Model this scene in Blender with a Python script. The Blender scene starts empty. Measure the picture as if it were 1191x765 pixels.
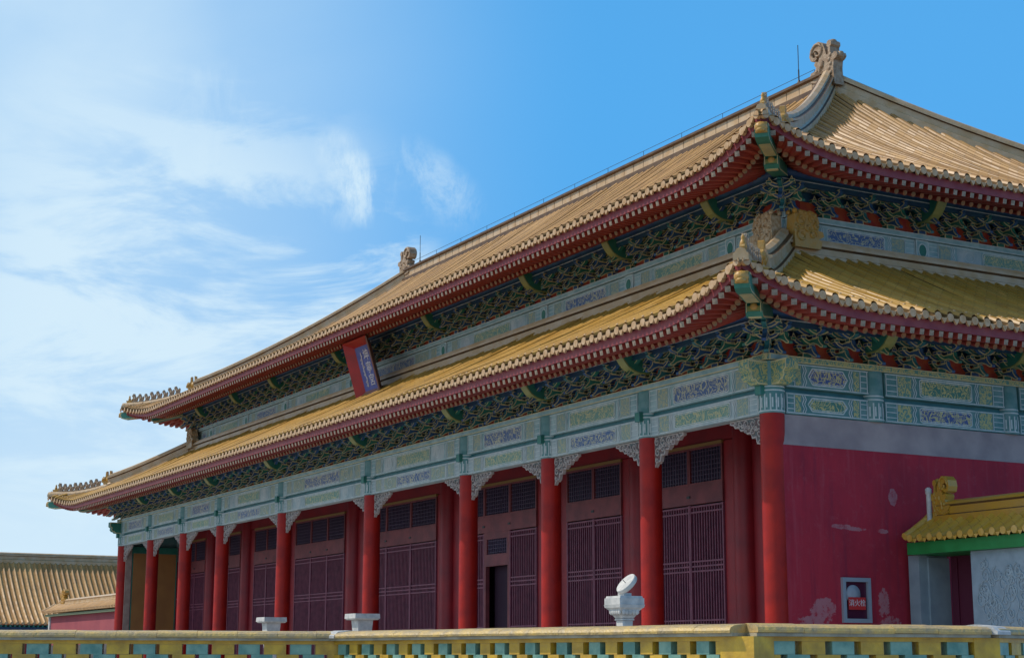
import bpy, bmesh, math, random
from mathutils import Vector, Matrix
random.seed(7)
PI = math.pi
sc = bpy.context.scene
COL = sc.collection

# ------------------------------------------------------------------ camera
CAM = Vector((27.323, -21.309, 1.391))
YAW, PITCH, ROLL, FPX = math.radians(61.114), math.radians(11.300), math.radians(0.113), 1914.5
fwd = Vector((-math.sin(YAW) * math.cos(PITCH), math.cos(YAW) * math.cos(PITCH), math.sin(PITCH)))
rgt0 = Vector((math.cos(YAW), math.sin(YAW), 0))
up0 = rgt0.cross(fwd)
rgt = math.cos(ROLL) * rgt0 + math.sin(ROLL) * up0
upv = math.cos(ROLL) * up0 - math.sin(ROLL) * rgt0
cam = bpy.data.cameras.new("camera")
cam.sensor_width = 36
cam.lens = FPX / 1191 * 36
cam.clip_end = 3000
co = bpy.data.objects.new("camera", cam)
M = Matrix((rgt, upv, -fwd)).transposed().to_4x4()
M.translation = CAM
co.matrix_world = M
COL.objects.link(co)
sc.camera = co

# ------------------------------------------------------------------ light
SUN_AZ = Vector((-0.64, -0.77, 0)).normalized()
SUN_EL = math.radians(50)
sun = bpy.data.lights.new("sun", 'SUN')
sun.energy = 3.1
sun.angle = math.radians(0.5)
sun.color = (1.0, 0.90, 0.77)
so = bpy.data.objects.new("sun", sun)
sd = SUN_AZ * math.cos(SUN_EL) + Vector((0, 0, math.sin(SUN_EL)))
so.rotation_euler = sd.to_track_quat('Z', 'Y').to_euler()
so.location = (0, -40, 60)
COL.objects.link(so)

w = bpy.data.worlds.new("World")
sc.world = w
w.use_nodes = True
nt = w.node_tree
nt.nodes.clear()
def N(t, **k):
    n = nt.nodes.new(t)
    for a, b in k.items():
        setattr(n, a, b)
    return n
def dirpx(px, py):
    return (fwd * FPX + rgt * (px - 595.5) - upv * (py - 382.5)).normalized()
out = N('ShaderNodeOutputWorld')
bg = N('ShaderNodeBackground')
bg.inputs[1].default_value = 0.085
sky = N('ShaderNodeTexSky', sky_type='NISHITA', sun_disc=False)
sky.sun_elevation = SUN_EL
sky.sun_rotation = math.atan2(SUN_AZ.x, SUN_AZ.y)
sky.air_density = 1.0
sky.dust_density = 0.3
sky.ozone_density = 3.0
hsv = N('ShaderNodeHueSaturation')
hsv.inputs['Saturation'].default_value = 1.12
hsv.inputs['Value'].default_value = 1.0
nt.links.new(sky.outputs[0], hsv.inputs['Color'])
tc = N('ShaderNodeTexCoord')
def math_n(op, a, b=None, clamp=False):
    n = N('ShaderNodeMath', operation=op, use_clamp=clamp)
    for i, v in enumerate((a, b)):
        if v is None: continue
        if isinstance(v, (int, float)): n.inputs[i].default_value = v
        else: nt.links.new(v, n.inputs[i])
    return n.outputs[0]
def dot_n(v):
    n = N('ShaderNodeVectorMath', operation='DOT_PRODUCT')
    nt.links.new(tc.outputs['Generated'], n.inputs[0])
    n.inputs[1].default_value = v
    return n.outputs['Value']
def ramp(v, a, b, c=0.0, d=1.0, smooth=True):
    n = N('ShaderNodeMapRange', interpolation_type='SMOOTHSTEP' if smooth else 'LINEAR')
    nt.links.new(v, n.inputs[0])
    for i, x in enumerate((a, b, c, d)): n.inputs[i + 1].default_value = x
    return n.outputs[0]
def cloud_noise(scale, rot, stretch, detail=6, dist=0.6, rough=0.55):
    mp = N('ShaderNodeMapping')
    nt.links.new(tc.outputs['Generated'], mp.inputs[0])
    mp.inputs['Rotation'].default_value = rot
    mp.inputs['Scale'].default_value = stretch
    n = N('ShaderNodeTexNoise')
    nt.links.new(mp.outputs[0], n.inputs['Vector'])
    n.inputs['Scale'].default_value = scale
    n.inputs['Detail'].default_value = detail
    n.inputs['Roughness'].default_value = rough
    n.inputs['Distortion'].default_value = dist
    return n.outputs['Fac']
def spot(px, py, r0, r1):                # soft patch of cirrus round one direction of the sky
    return ramp(dot_n(dirpx(px, py)), math.cos(math.radians(r1)), math.cos(math.radians(r0)))
up_z = dot_n(Vector((0, 0, 1)))
# bright band of clear air near the horizon, deeper blue overhead
air = N('ShaderNodeMix', data_type='RGBA')
nt.links.new(ramp(up_z, 0.95, 0.30, 0.0, 0.94), air.inputs[0])
nt.links.new(hsv.outputs[0], air.inputs[6])
air.inputs[7].default_value = (1.1, 5.0, 10.5, 1)
big = cloud_noise(2.6, (0.3, 0.5, 0.9), (1, 1, 2.0), 6, 0.35)
fine = cloud_noise(7.0, (0.9, 0.2, 0.4), (1.0, 1.0, 3.2), 8, 0.4, 0.6)
wisp = cloud_noise(26.0, (0.25, -0.5, 0.3), (1.0, 1.0, 0.38), 10, 0.5, 0.72)
left = ramp(dot_n(rgt0), 0.06, -0.30)                       # paler towards the sun side
veil = math_n('MULTIPLY', left, ramp(big, 0.22, 0.78, 0.48, 0.72))
hor = math_n('MULTIPLY', ramp(up_z, 0.01, 0.21, 1.0, 0.0), ramp(dot_n(rgt0), 0.12, -0.22, 0.25, 0.95))
low = math_n('MULTIPLY', spot(190, 395, 3, 11), ramp(fine, 0.42, 0.60, 0.0, 0.9))
def feather(pts, r, lo_, hi_, amp):
    f = None
    for px_, py_, k_ in pts:
        v = math_n('MULTIPLY', spot(px_, py_, 0.05, r), k_)
        f = v if f is None else math_n('MAXIMUM', f, v)
    return math_n('MULTIPLY', f, ramp(wisp, lo_, hi_, 0.0, amp))
w1 = feather(((392, 176, .55), (404, 196, .9), (414, 216, 1.0), (424, 236, .8), (398, 240, .4), (434, 228, .4)), 1.0, 0.38, 0.66, 0.9)
w1b = feather(((320, 150, .5), (345, 165, .4)), 1.6, 0.42, 0.68, 0.15)
w2 = feather(((482, 192, .5), (500, 206, .8), (516, 222, .8), (532, 238, .5)), 1.2, 0.45, 0.68, 0.55)
w3 = math_n('MULTIPLY', spot(232, 140, 0.2, 2.6), ramp(wisp, 0.44, 0.72, 0.0, 0.28))
w4 = math_n('MULTIPLY', spot(420, 322, 0.3, 3.2), ramp(fine, 0.42, 0.60, 0.0, 0.8))
w5 = math_n('MULTIPLY', spot(60, 20, 1.0, 6.0), ramp(big, 0.20, 0.70, 0.15, 0.45))
m = veil
for x in (low, hor, w1, w1b, w2, w3, w4, w5):     # screen the layers together
    a = math_n('SUBTRACT', 1.0, m, True)
    b = math_n('SUBTRACT', 1.0, x, True)
    m = math_n('SUBTRACT', 1.0, math_n('MULTIPLY', a, b), True)
mix = N('ShaderNodeMix', data_type='RGBA')
nt.links.new(m, mix.inputs[0])
nt.links.new(air.outputs[2], mix.inputs[6])
mix.inputs[7].default_value = (8.0, 10.1, 11.5, 1)
nt.links.new(mix.outputs[2], bg.inputs[0])
nt.links.new(bg.outputs[0], out.inputs[0])

vs = sc.view_settings
vs.view_transform = 'Standard'
vs.look = 'None'
vs.exposure = 0.0
vs.gamma = 1.0
vs.use_curve_mapping = False

# ------------------------------------------------------------------ materials
MATS = {}
def mat(name, col, rough=0.6, col2=None, nscale=3.0, bump=0.0, bscale=30.0, coat=0.0, metal=0.0, lo=0.35, hi=0.65, det=6, dist=0.0, spec=0.5, band=False):
    if name in MATS: return MATS[name]
    m = bpy.data.materials.new(name)
    m.use_nodes = True
    t = m.node_tree
    b = t.nodes['Principled BSDF']
    b.inputs['Roughness'].default_value = rough
    b.inputs['Metallic'].default_value = metal
    b.inputs['Coat Weight'].default_value = coat
    b.inputs['Coat Roughness'].default_value = 0.15
    b.inputs['Specular IOR Level'].default_value = spec
    b.inputs['Base Color'].default_value = (*col, 1)
    tcn = t.nodes.new('ShaderNodeTexCoord')
    if col2 is not None:
        n = t.nodes.new('ShaderNodeTexNoise')
        n.inputs['Scale'].default_value = nscale
        n.inputs['Detail'].default_value = det
        n.inputs['Distortion'].default_value = dist
        t.links.new(tcn.outputs['Object'], n.inputs['Vector'])
        r = t.nodes.new('ShaderNodeMapRange')
        if band:                              # thin contour lines instead of blotches
            ab = t.nodes.new('ShaderNodeMath'); ab.operation = 'SUBTRACT'; ab.inputs[1].default_value = (lo + hi) / 2
            t.links.new(n.outputs['Fac'], ab.inputs[0])
            a2 = t.nodes.new('ShaderNodeMath'); a2.operation = 'ABSOLUTE'
            t.links.new(ab.outputs[0], a2.inputs[0])
            r.inputs[1].default_value, r.inputs[2].default_value = (hi - lo) / 2, (hi - lo) / 3.2
            t.links.new(a2.outputs[0], r.inputs[0])
        else:
            r.inputs[1].default_value, r.inputs[2].default_value = lo, hi
            t.links.new(n.outputs['Fac'], r.inputs[0])
        x = t.nodes.new('ShaderNodeMix')
        x.data_type = 'RGBA'
        t.links.new(r.outputs[0], x.inputs[0])
        x.inputs[6].default_value = (*col, 1)
        x.inputs[7].default_value = (*col2, 1)
        t.links.new(x.outputs[2], b.inputs['Base Color'])
    if bump:
        n2 = t.nodes.new('ShaderNodeTexNoise')
        n2.inputs['Scale'].default_value = bscale
        n2.inputs['Detail'].default_value = 5
        t.links.new(tcn.outputs['Object'], n2.inputs['Vector'])
        bp = t.nodes.new('ShaderNodeBump')
        bp.inputs['Strength'].default_value = bump
        bp.inputs['Distance'].default_value = 0.02
        t.links.new(n2.outputs['Fac'], bp.inputs['Height'])
        t.links.new(bp.outputs[0], b.inputs['Normal'])
    MATS[name] = m
    return m

def tile_mat(name, c1, c2, c3, rough=0.33):
    """glazed roof tile: u = row number, v = metres up the slope; each tile its own tint, a dark joint, dust streaks"""
    m = bpy.data.materials.new(name)
    m.use_nodes = True
    t = m.node_tree
    L = t.links.new
    def n_(ty, **k):
        n = t.nodes.new(ty)
        for a, b in k.items(): setattr(n, a, b)
        return n
    b = t.nodes['Principled BSDF']
    b.inputs['Roughness'].default_value = rough
    b.inputs['Coat Weight'].default_value = 0.10
    b.inputs['Coat Roughness'].default_value = 0.35
    b.inputs['Specular IOR Level'].default_value = 0.4
    uv = n_('ShaderNodeUVMap')
    sp = n_('ShaderNodeSeparateXYZ')
    L(uv.outputs[0], sp.inputs[0])
    def mth(op, a, bb=None):
        n = n_('ShaderNodeMath', operation=op)
        for i, v in enumerate((a, bb)):
            if v is None: continue
            if isinstance(v, (int, float)): n.inputs[i].default_value = v
            else: L(v, n.inputs[i])
        return n.outputs[0]
    vv = mth('DIVIDE', sp.outputs['Y'], 0.36)
    fv = mth('FRACT', vv)
    cmb = n_('ShaderNodeCombineXYZ')
    L(mth('FLOOR', mth('ADD', sp.outputs['X'], 0.5)), cmb.inputs[0])
    L(mth('FLOOR', vv), cmb.inputs[1])
    wn = n_('ShaderNodeTexWhiteNoise', noise_dimensions='2D')
    L(cmb.outputs[0], wn.inputs['Vector'])
    tcn = n_('ShaderNodeTexCoord')
    ns = n_('ShaderNodeTexNoise')
    ns.inputs['Scale'].default_value = 0.9
    ns.inputs['Detail'].default_value = 9
    ns.inputs['Roughness'].default_value = 0.65
    L(tcn.outputs['Object'], ns.inputs['Vector'])
    mx = n_('ShaderNodeMix', data_type='RGBA')
    wr = n_('ShaderNodeTexWhiteNoise', noise_dimensions='1D')
    L(mth('FLOOR', mth('ADD', sp.outputs['X'], 0.5)), wr.inputs['W'])
    L(mth('ADD', mth('MULTIPLY', wr.outputs['Value'], 0.65), mth('MULTIPLY', wn.outputs['Value'], 0.35)), mx.inputs[0])
    mx.inputs[6].default_value = (*c1, 1)
    mx.inputs[7].default_value = (*c2, 1)
    mr = n_('ShaderNodeMapRange')
    L(ns.outputs['Fac'], mr.inputs[0])
    mr.inputs[1].default_value, mr.inputs[2].default_value = 0.50, 0.72
    mr.inputs[4].default_value = 0.8
    mx2 = n_('ShaderNodeMix', data_type='RGBA')
    L(mr.outputs[0], mx2.inputs[0])
    L(mx.outputs[2], mx2.inputs[6])
    mx2.inputs[7].default_value = (*c3, 1)
    jl = mth('LESS_THAN', fv, 0.07)
    mx3 = n_('ShaderNodeMix', data_type='RGBA')
    L(mth('MULTIPLY', jl, 0.36), mx3.inputs[0])
    L(mx2.outputs[2], mx3.inputs[6])
    mx3.inputs[7].default_value = (0.10, 0.055, 0.02, 1)
    L(mx3.outputs[2], b.inputs['Base Color'])
    bp = n_('ShaderNodeBump')
    bp.inputs['Strength'].default_value = 0.3
    bp.inputs['Distance'].default_value = 0.02
    L(mth('MULTIPLY', fv, -1.0), bp.inputs['Height'])
    rr = n_('ShaderNodeMapRange')
    L(wn.outputs['Value'], rr.inputs[0])
    rr.inputs[3].default_value, rr.inputs[4].default_value = rough - 0.08, rough + 0.15
    L(rr.outputs[0], b.inputs['Roughness'])
    MATS[name] = m
    return m

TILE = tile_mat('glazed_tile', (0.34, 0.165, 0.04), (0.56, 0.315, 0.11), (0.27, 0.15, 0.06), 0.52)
TILE_LOW = tile_mat('glazed_tile_baked_light', (0.40, 0.20, 0.028), (0.55, 0.312, 0.062), (0.32, 0.185, 0.05), 0.50)  # same glaze as the upper roof; difference in light put into the tint
PAN_SHADE = tile_mat('glazed_pan_shade', (0.13, 0.07, 0.02), (0.16, 0.09, 0.025), (0.13, 0.085, 0.04), 0.6)  # shade in the grooves between tile rows, painted as a darker glaze
TILE_CAP = mat('glazed_tile_cap', (0.44, 0.25, 0.10), 0.45, (0.56, 0.37, 0.21), 7)
RIDGE = mat('glazed_ridge', (0.47, 0.29, 0.13), 0.5, (0.54, 0.39, 0.24), 2.5, 0.35, 14, coat=0.1)
RIDGE_DARK = mat('glazed_ridge_line', (0.085, 0.04, 0.016), 0.55, (0.14, 0.075, 0.03), 3)
BEAST = mat('glazed_beast', (0.50, 0.24, 0.025), 0.42, (0.46, 0.27, 0.07), 5, 0.7, 22, coat=0.1)
BEAST_GREY = mat('glazed_beast_weathered', (0.26, 0.155, 0.08), 0.5, (0.40, 0.29, 0.19), 7, 0.8, 22)
COLRED = mat('column_red', (0.43, 0.014, 0.006), 0.5, (0.29, 0.010, 0.008), 2.2, 0.25, 16, spec=0.3, det=9)
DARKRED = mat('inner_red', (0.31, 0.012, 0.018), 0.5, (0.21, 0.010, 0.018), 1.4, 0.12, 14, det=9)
BOARD = mat('door_rail', (0.23, 0.05, 0.055), 0.55, (0.15, 0.032, 0.04), 2.5, 0.15, 20)
DOORBAR = mat('door_bar', (0.25, 0.065, 0.105), 0.5, (0.16, 0.042, 0.075), 4)
DOORBACK = mat('door_paper', (0.062, 0.007, 0.028), 0.6, (0.040, 0.005, 0.020), 1.5)
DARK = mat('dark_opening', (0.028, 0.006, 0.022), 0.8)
NAVY = mat('transom_glass', (0.022, 0.018, 0.045), 0.3, (0.035, 0.03, 0.06), 3)
LATT = mat('transom_lattice', (0.09, 0.055, 0.10), 0.6)
FASCIA = mat('fascia_red', (0.20, 0.022, 0.030), 0.55, (0.27, 0.05, 0.05), 3)
SOFFIT = mat('soffit_red', (0.34, 0.035, 0.02), 0.6, (0.26, 0.03, 0.025), 2)
RAFTER = mat('rafter_red', (0.36, 0.05, 0.03), 0.55, (0.26, 0.04, 0.03), 3)
RAFT_END = mat('rafter_end_pale', (0.36, 0.28, 0.21), 0.6, (0.22, 0.18, 0.13), 14)
RAFT_END2 = mat('rafter_end_dull', (0.40, 0.16, 0.06), 0.55, (0.20, 0.17, 0.10), 9)
BLUE = mat('paint_blue', (0.022, 0.065, 0.20), 0.55, (0.03, 0.11, 0.24), 3)
NAVYB = mat('paint_navy', (0.012, 0.05, 0.12), 0.55, (0.015, 0.08, 0.13), 2)
TEAL = mat('paint_teal', (0.018, 0.115, 0.13), 0.5, (0.03, 0.17, 0.18), 3)
FADTEAL = mat('paint_teal_faded', (0.075, 0.22, 0.22), 0.6, (0.14, 0.28, 0.28), 4, lo=.4, hi=.6)
GREEN = mat('paint_green', (0.015, 0.14, 0.10), 0.5, (0.03, 0.19, 0.14), 3)
CREAM = mat('gilt_edge', (0.66, 0.55, 0.27), 0.45, (0.50, 0.46, 0.28), 6)
WHITEL = mat('white_line', (0.62, 0.66, 0.65), 0.6, (0.42, 0.52, 0.52), 7)
PALE = mat('paint_faded', (0.36, 0.50, 0.50), 0.6, (0.21, 0.36, 0.38), 3.0, det=10)
PALE2 = mat('paint_faded_grey', (0.48, 0.53, 0.52), 0.6, (0.30, 0.40, 0.42), 3.0, det=10)
DRAGON_B = mat('dragon_on_blue', (0.07, 0.13, 0.28), 0.5, (0.48, 0.46, 0.31), 4.2, lo=0.45, hi=0.55, det=2, dist=2.6, band=True)
DRAGON_G = mat('dragon_on_green', (0.15, 0.29, 0.23), 0.5, (0.50, 0.46, 0.24), 4.2, lo=0.45, hi=0.55, det=2, dist=2.6, band=True)
FLORAL = mat('floral_paint', (0.22, 0.32, 0.29), 0.5, (0.44, 0.42, 0.25), 5.0, lo=0.45, hi=0.55, det=2, dist=2.4, band=True)
DRAGON_B2 = mat('dragon_on_blue_fresh', (0.05, 0.09, 0.26), 0.5, (0.52, 0.46, 0.22), 4.6, lo=0.44, hi=0.56, det=2, dist=2.6, band=True)
DRAGON_G2 = mat('dragon_on_green_fresh', (0.06, 0.20, 0.15), 0.5, (0.52, 0.46, 0.18), 4.6, lo=0.43, hi=0.57, det=2, dist=2.6, band=True)
FLORAL2 = mat('floral_paint_fresh', (0.10, 0.25, 0.21), 0.5, (0.48, 0.43, 0.17), 5.5, lo=0.42, hi=0.58, det=2, dist=2.4, band=True)
PANELRED = mat('bracket_panel_red', (0.34, 0.025, 0.02), 0.5, (0.42, 0.08, 0.02), 5)
GILTY = mat('beam_head_front', (0.33, 0.32, 0.09), 0.5, (0.22, 0.27, 0.11), 4)
CARVE = mat('carved_white', (0.48, 0.42, 0.38), 0.6, (0.36, 0.30, 0.29), 12, 0.3, 30)
CARVE_BK = mat('carved_ground', (0.16, 0.08, 0.07), 0.6, (0.08, 0.12, 0.12), 10)
OCHRE = mat('ochre_wall', (0.36, 0.16, 0.045), 0.8, (0.30, 0.13, 0.04), 1.2)
STONE = mat('white_stone', (0.64, 0.62, 0.59), 0.75, (0.44, 0.44, 0.43), 6, 0.4, 35, det=10)
GREYST = mat('grey_stone', (0.27, 0.33, 0.37), 0.75, (0.21, 0.26, 0.30), 2.5, 0.2, 25)
PAVE = mat('paving', (0.42, 0.40, 0.37), 0.85, (0.34, 0.33, 0.31), 0.6, 0.2, 8)
YBRICK = mat('yellow_glazed_brick', (0.70, 0.43, 0.035), 0.4, (0.44, 0.26, 0.03), 6, 0.3, 25, coat=0.1, det=10)
GBRICK = mat('green_glazed_brick', (0.24, 0.42, 0.33), 0.42, (0.10, 0.26, 0.22), 7, 0.3, 25, coat=0.1, det=10)
COPING = mat('coping_glaze', (0.64, 0.43, 0.13), 0.45, (0.40, 0.30, 0.16), 8, 0.6, 30, det=11)
COPLIP = mat('coping_lip', (0.40, 0.37, 0.28), 0.6, (0.26, 0.24, 0.18), 6, 0.4, 30)
IRON = mat('dark_metal', (0.05, 0.05, 0.055), 0.5, metal=0.3)
PLAQUE_RED = mat('plaque_red', (0.42, 0.02, 0.02), 0.45, (0.30, 0.02, 0.02), 2)
PLAQUE_SIDE = mat('plaque_side', (0.20, 0.11, 0.085), 0.5, (0.26, 0.10, 0.07), 3)
PLAQUE_BLUE = mat('plaque_blue', (0.06, 0.08, 0.30), 0.5, (0.09, 0.12, 0.36), 3)
GILT = mat('gilt_letters', (0.62, 0.58, 0.60), 0.4)
GATEGREEN = mat('gate_fascia_green', (0.01, 0.19, 0.04), 0.5, (0.015, 0.24, 0.06), 3)
MAROON = mat('maroon_leaf', (0.10, 0.008, 0.03), 0.6)
SIGNRED = mat('sign_red', (0.55, 0.03, 0.03), 0.4)
FRAMEGREY = mat('cabinet_frame', (0.34, 0.38, 0.44), 0.35, metal=0.2)
GLASSDK = mat('cabinet_inside', (0.075, 0.014, 0.035), 0.15)
HOSE = mat('hose_canvas', (0.35, 0.37, 0.42), 0.8)

def wall_mat():
    """old crimson limewash: broad tonal drift, plaster patches where it peels, scuffs low on the wall"""
    m = bpy.data.materials.new('crimson_wall')
    m.use_nodes = True
    t = m.node_tree
    L = t.links.new
    b = t.nodes['Principled BSDF']
    b.inputs['Roughness'].default_value = 0.85
    tcn = t.nodes.new('ShaderNodeTexCoord')
    def noise(s, d=8, r=0.6, dist=0.0):
        n = t.nodes.new('ShaderNodeTexNoise')
        n.inputs['Scale'].default_value = s
        n.inputs['Detail'].default_value = d
        n.inputs['Roughness'].default_value = r
        n.inputs['Distortion'].default_value = dist
        L(tcn.outputs['Object'], n.inputs['Vector'])
        return n.outputs['Fac']
    def mp(v, a, bb, c=0.0, d=1.0):
        n = t.nodes.new('ShaderNodeMapRange')
        n.interpolation_type = 'SMOOTHSTEP'
        L(v, n.inputs[0])
        for i, x in enumerate((a, bb, c, d)): n.inputs[i + 1].default_value = x
        return n.outputs[0]
    def mth(op, a, bb):
        n = t.nodes.new('ShaderNodeMath')
        n.operation = op
        for i, v in enumerate((a, bb)):
            if isinstance(v, (int, float)): n.inputs[i].default_value = v
            else: L(v, n.inputs[i])
        return n.outputs[0]
    def mixc(f, a, bb):
        n = t.nodes.new('ShaderNodeMix')
        n.data_type = 'RGBA'
        L(f, n.inputs[0])
        for i, v in ((6, a), (7, bb)):
            if isinstance(v, tuple): n.inputs[i].default_value = (*v, 1)
            else: L(v, n.inputs[i])
        return n.outputs[2]
    base = mixc(mp(noise(0.55, 6, 0.6), 0.35, 0.65), (0.43, 0.018, 0.040), (0.31, 0.013, 0.033))
    mpn = t.nodes.new('ShaderNodeMapping')
    mpn.inputs['Scale'].default_value = (2.2, 2.2, 0.16)
    L(tcn.outputs['Object'], mpn.inputs[0])
    st = t.nodes.new('ShaderNodeTexNoise')
    st.inputs['Scale'].default_value = 2.4
    st.inputs['Detail'].default_value = 8
    st.inputs['Roughness'].default_value = 0.65
    L(mpn.outputs[0], st.inputs['Vector'])
    base = mixc(mth('MULTIPLY', mp(st.outputs['Fac'], 0.50, 0.72), 0.55), base, (0.20, 0.014, 0.04))
    base = mixc(mth('MULTIPLY', mp(st.outputs['Fac'], 0.46, 0.28), 0.45), base, (0.42, 0.06, 0.085))
    base = mixc(mth('MULTIPLY', mp(noise(5.0, 10, 0.7), 0.52, 0.75), 0.40), base, (0.38, 0.075, 0.10))
    sp = t.nodes.new('ShaderNodeSeparateXYZ')
    L(tcn.outputs['Object'], sp.inputs[0])
    pn = noise(6.0, 14, 0.72)
    def patch(y, z, ry, rz, k):
        a = mth('POWER', mth('DIVIDE', mth('SUBTRACT', sp.outputs['Y'], y), ry), 2)
        c = mth('POWER', mth('DIVIDE', mth('SUBTRACT', sp.outputs['Z'], z), rz), 2)
        soft = mp(mth('ADD', a, c), 0.0, 1.6, 1.0, 0.0)
        return mp(mth('ADD', mth('MULTIPLY', pn, 0.85), mth('MULTIPLY', soft, k)), 0.675, 0.73)
    f = None
    for q in ((3.0, 4.80, .14, .22, .45), (1.55, 4.12, .36, .06, .42), (1.95, 4.08, .34, .05, .40), (2.66, 4.06, .22, .06, .40),
              (0.98, 2.40, .42, .34, .33), (0.70, 2.15, .55, .16, .33), (2.62, 2.55, .22, .40, .34), (2.80, 2.15, .40, .20, .33)):
        p = patch(*q)
        f = p if f is None else mth('MAXIMUM', f, p)
    spk = mp(noise(3.0, 8, 0.75), 0.30, 0.56)
    base = mixc(mth('MULTIPLY', mth('MULTIPLY', f, spk), 0.44), base, (0.46, 0.33, 0.35))
    L(base, b.inputs['Base Color'])
    bp = t.nodes.new('ShaderNodeBump')
    bp.inputs['Strength'].default_value = 0.25
    bp.inputs['Distance'].default_value = 0.03
    L(noise(9, 8), bp.inputs['Height'])
    L(bp.outputs[0], b.inputs['Normal'])
    return m
WALLRED = wall_mat()
GREYWASH = mat('grey_plaster', (0.42, 0.33, 0.32), 0.85, (0.30, 0.235, 0.24), 1.6, 0.25, 12, det=10)
PINKWALL = mat('pink_red_wall', (0.36, 0.075, 0.09), 0.85, (0.30, 0.06, 0.08), 1.0)

# ------------------------------------------------------------------ mesh builder
def inset2(poly, d):
    n = len(poly)
    A = sum(poly[i][0] * poly[(i + 1) % n][1] - poly[(i + 1) % n][0] * poly[i][1] for i in range(n))
    sg = 1 if A > 0 else -1
    res = []
    for i in range(n):
        p0, p1, p2 = Vector(poly[i - 1]), Vector(poly[i]), Vector(poly[(i + 1) % n])
        e1 = (p1 - p0).normalized(); e2 = (p2 - p1).normalized()
        n1 = Vector((-e1.y, e1.x)) * sg; n2 = Vector((-e2.y, e2.x)) * sg
        b = n1 + n2
        if b.length < 1e-6: b = n1
        b.normalize()
        k = max(0.45, b.dot(n1))
        q = p1 + b * (d / k)
        res.append((q.x, q.y))
    return res

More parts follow.
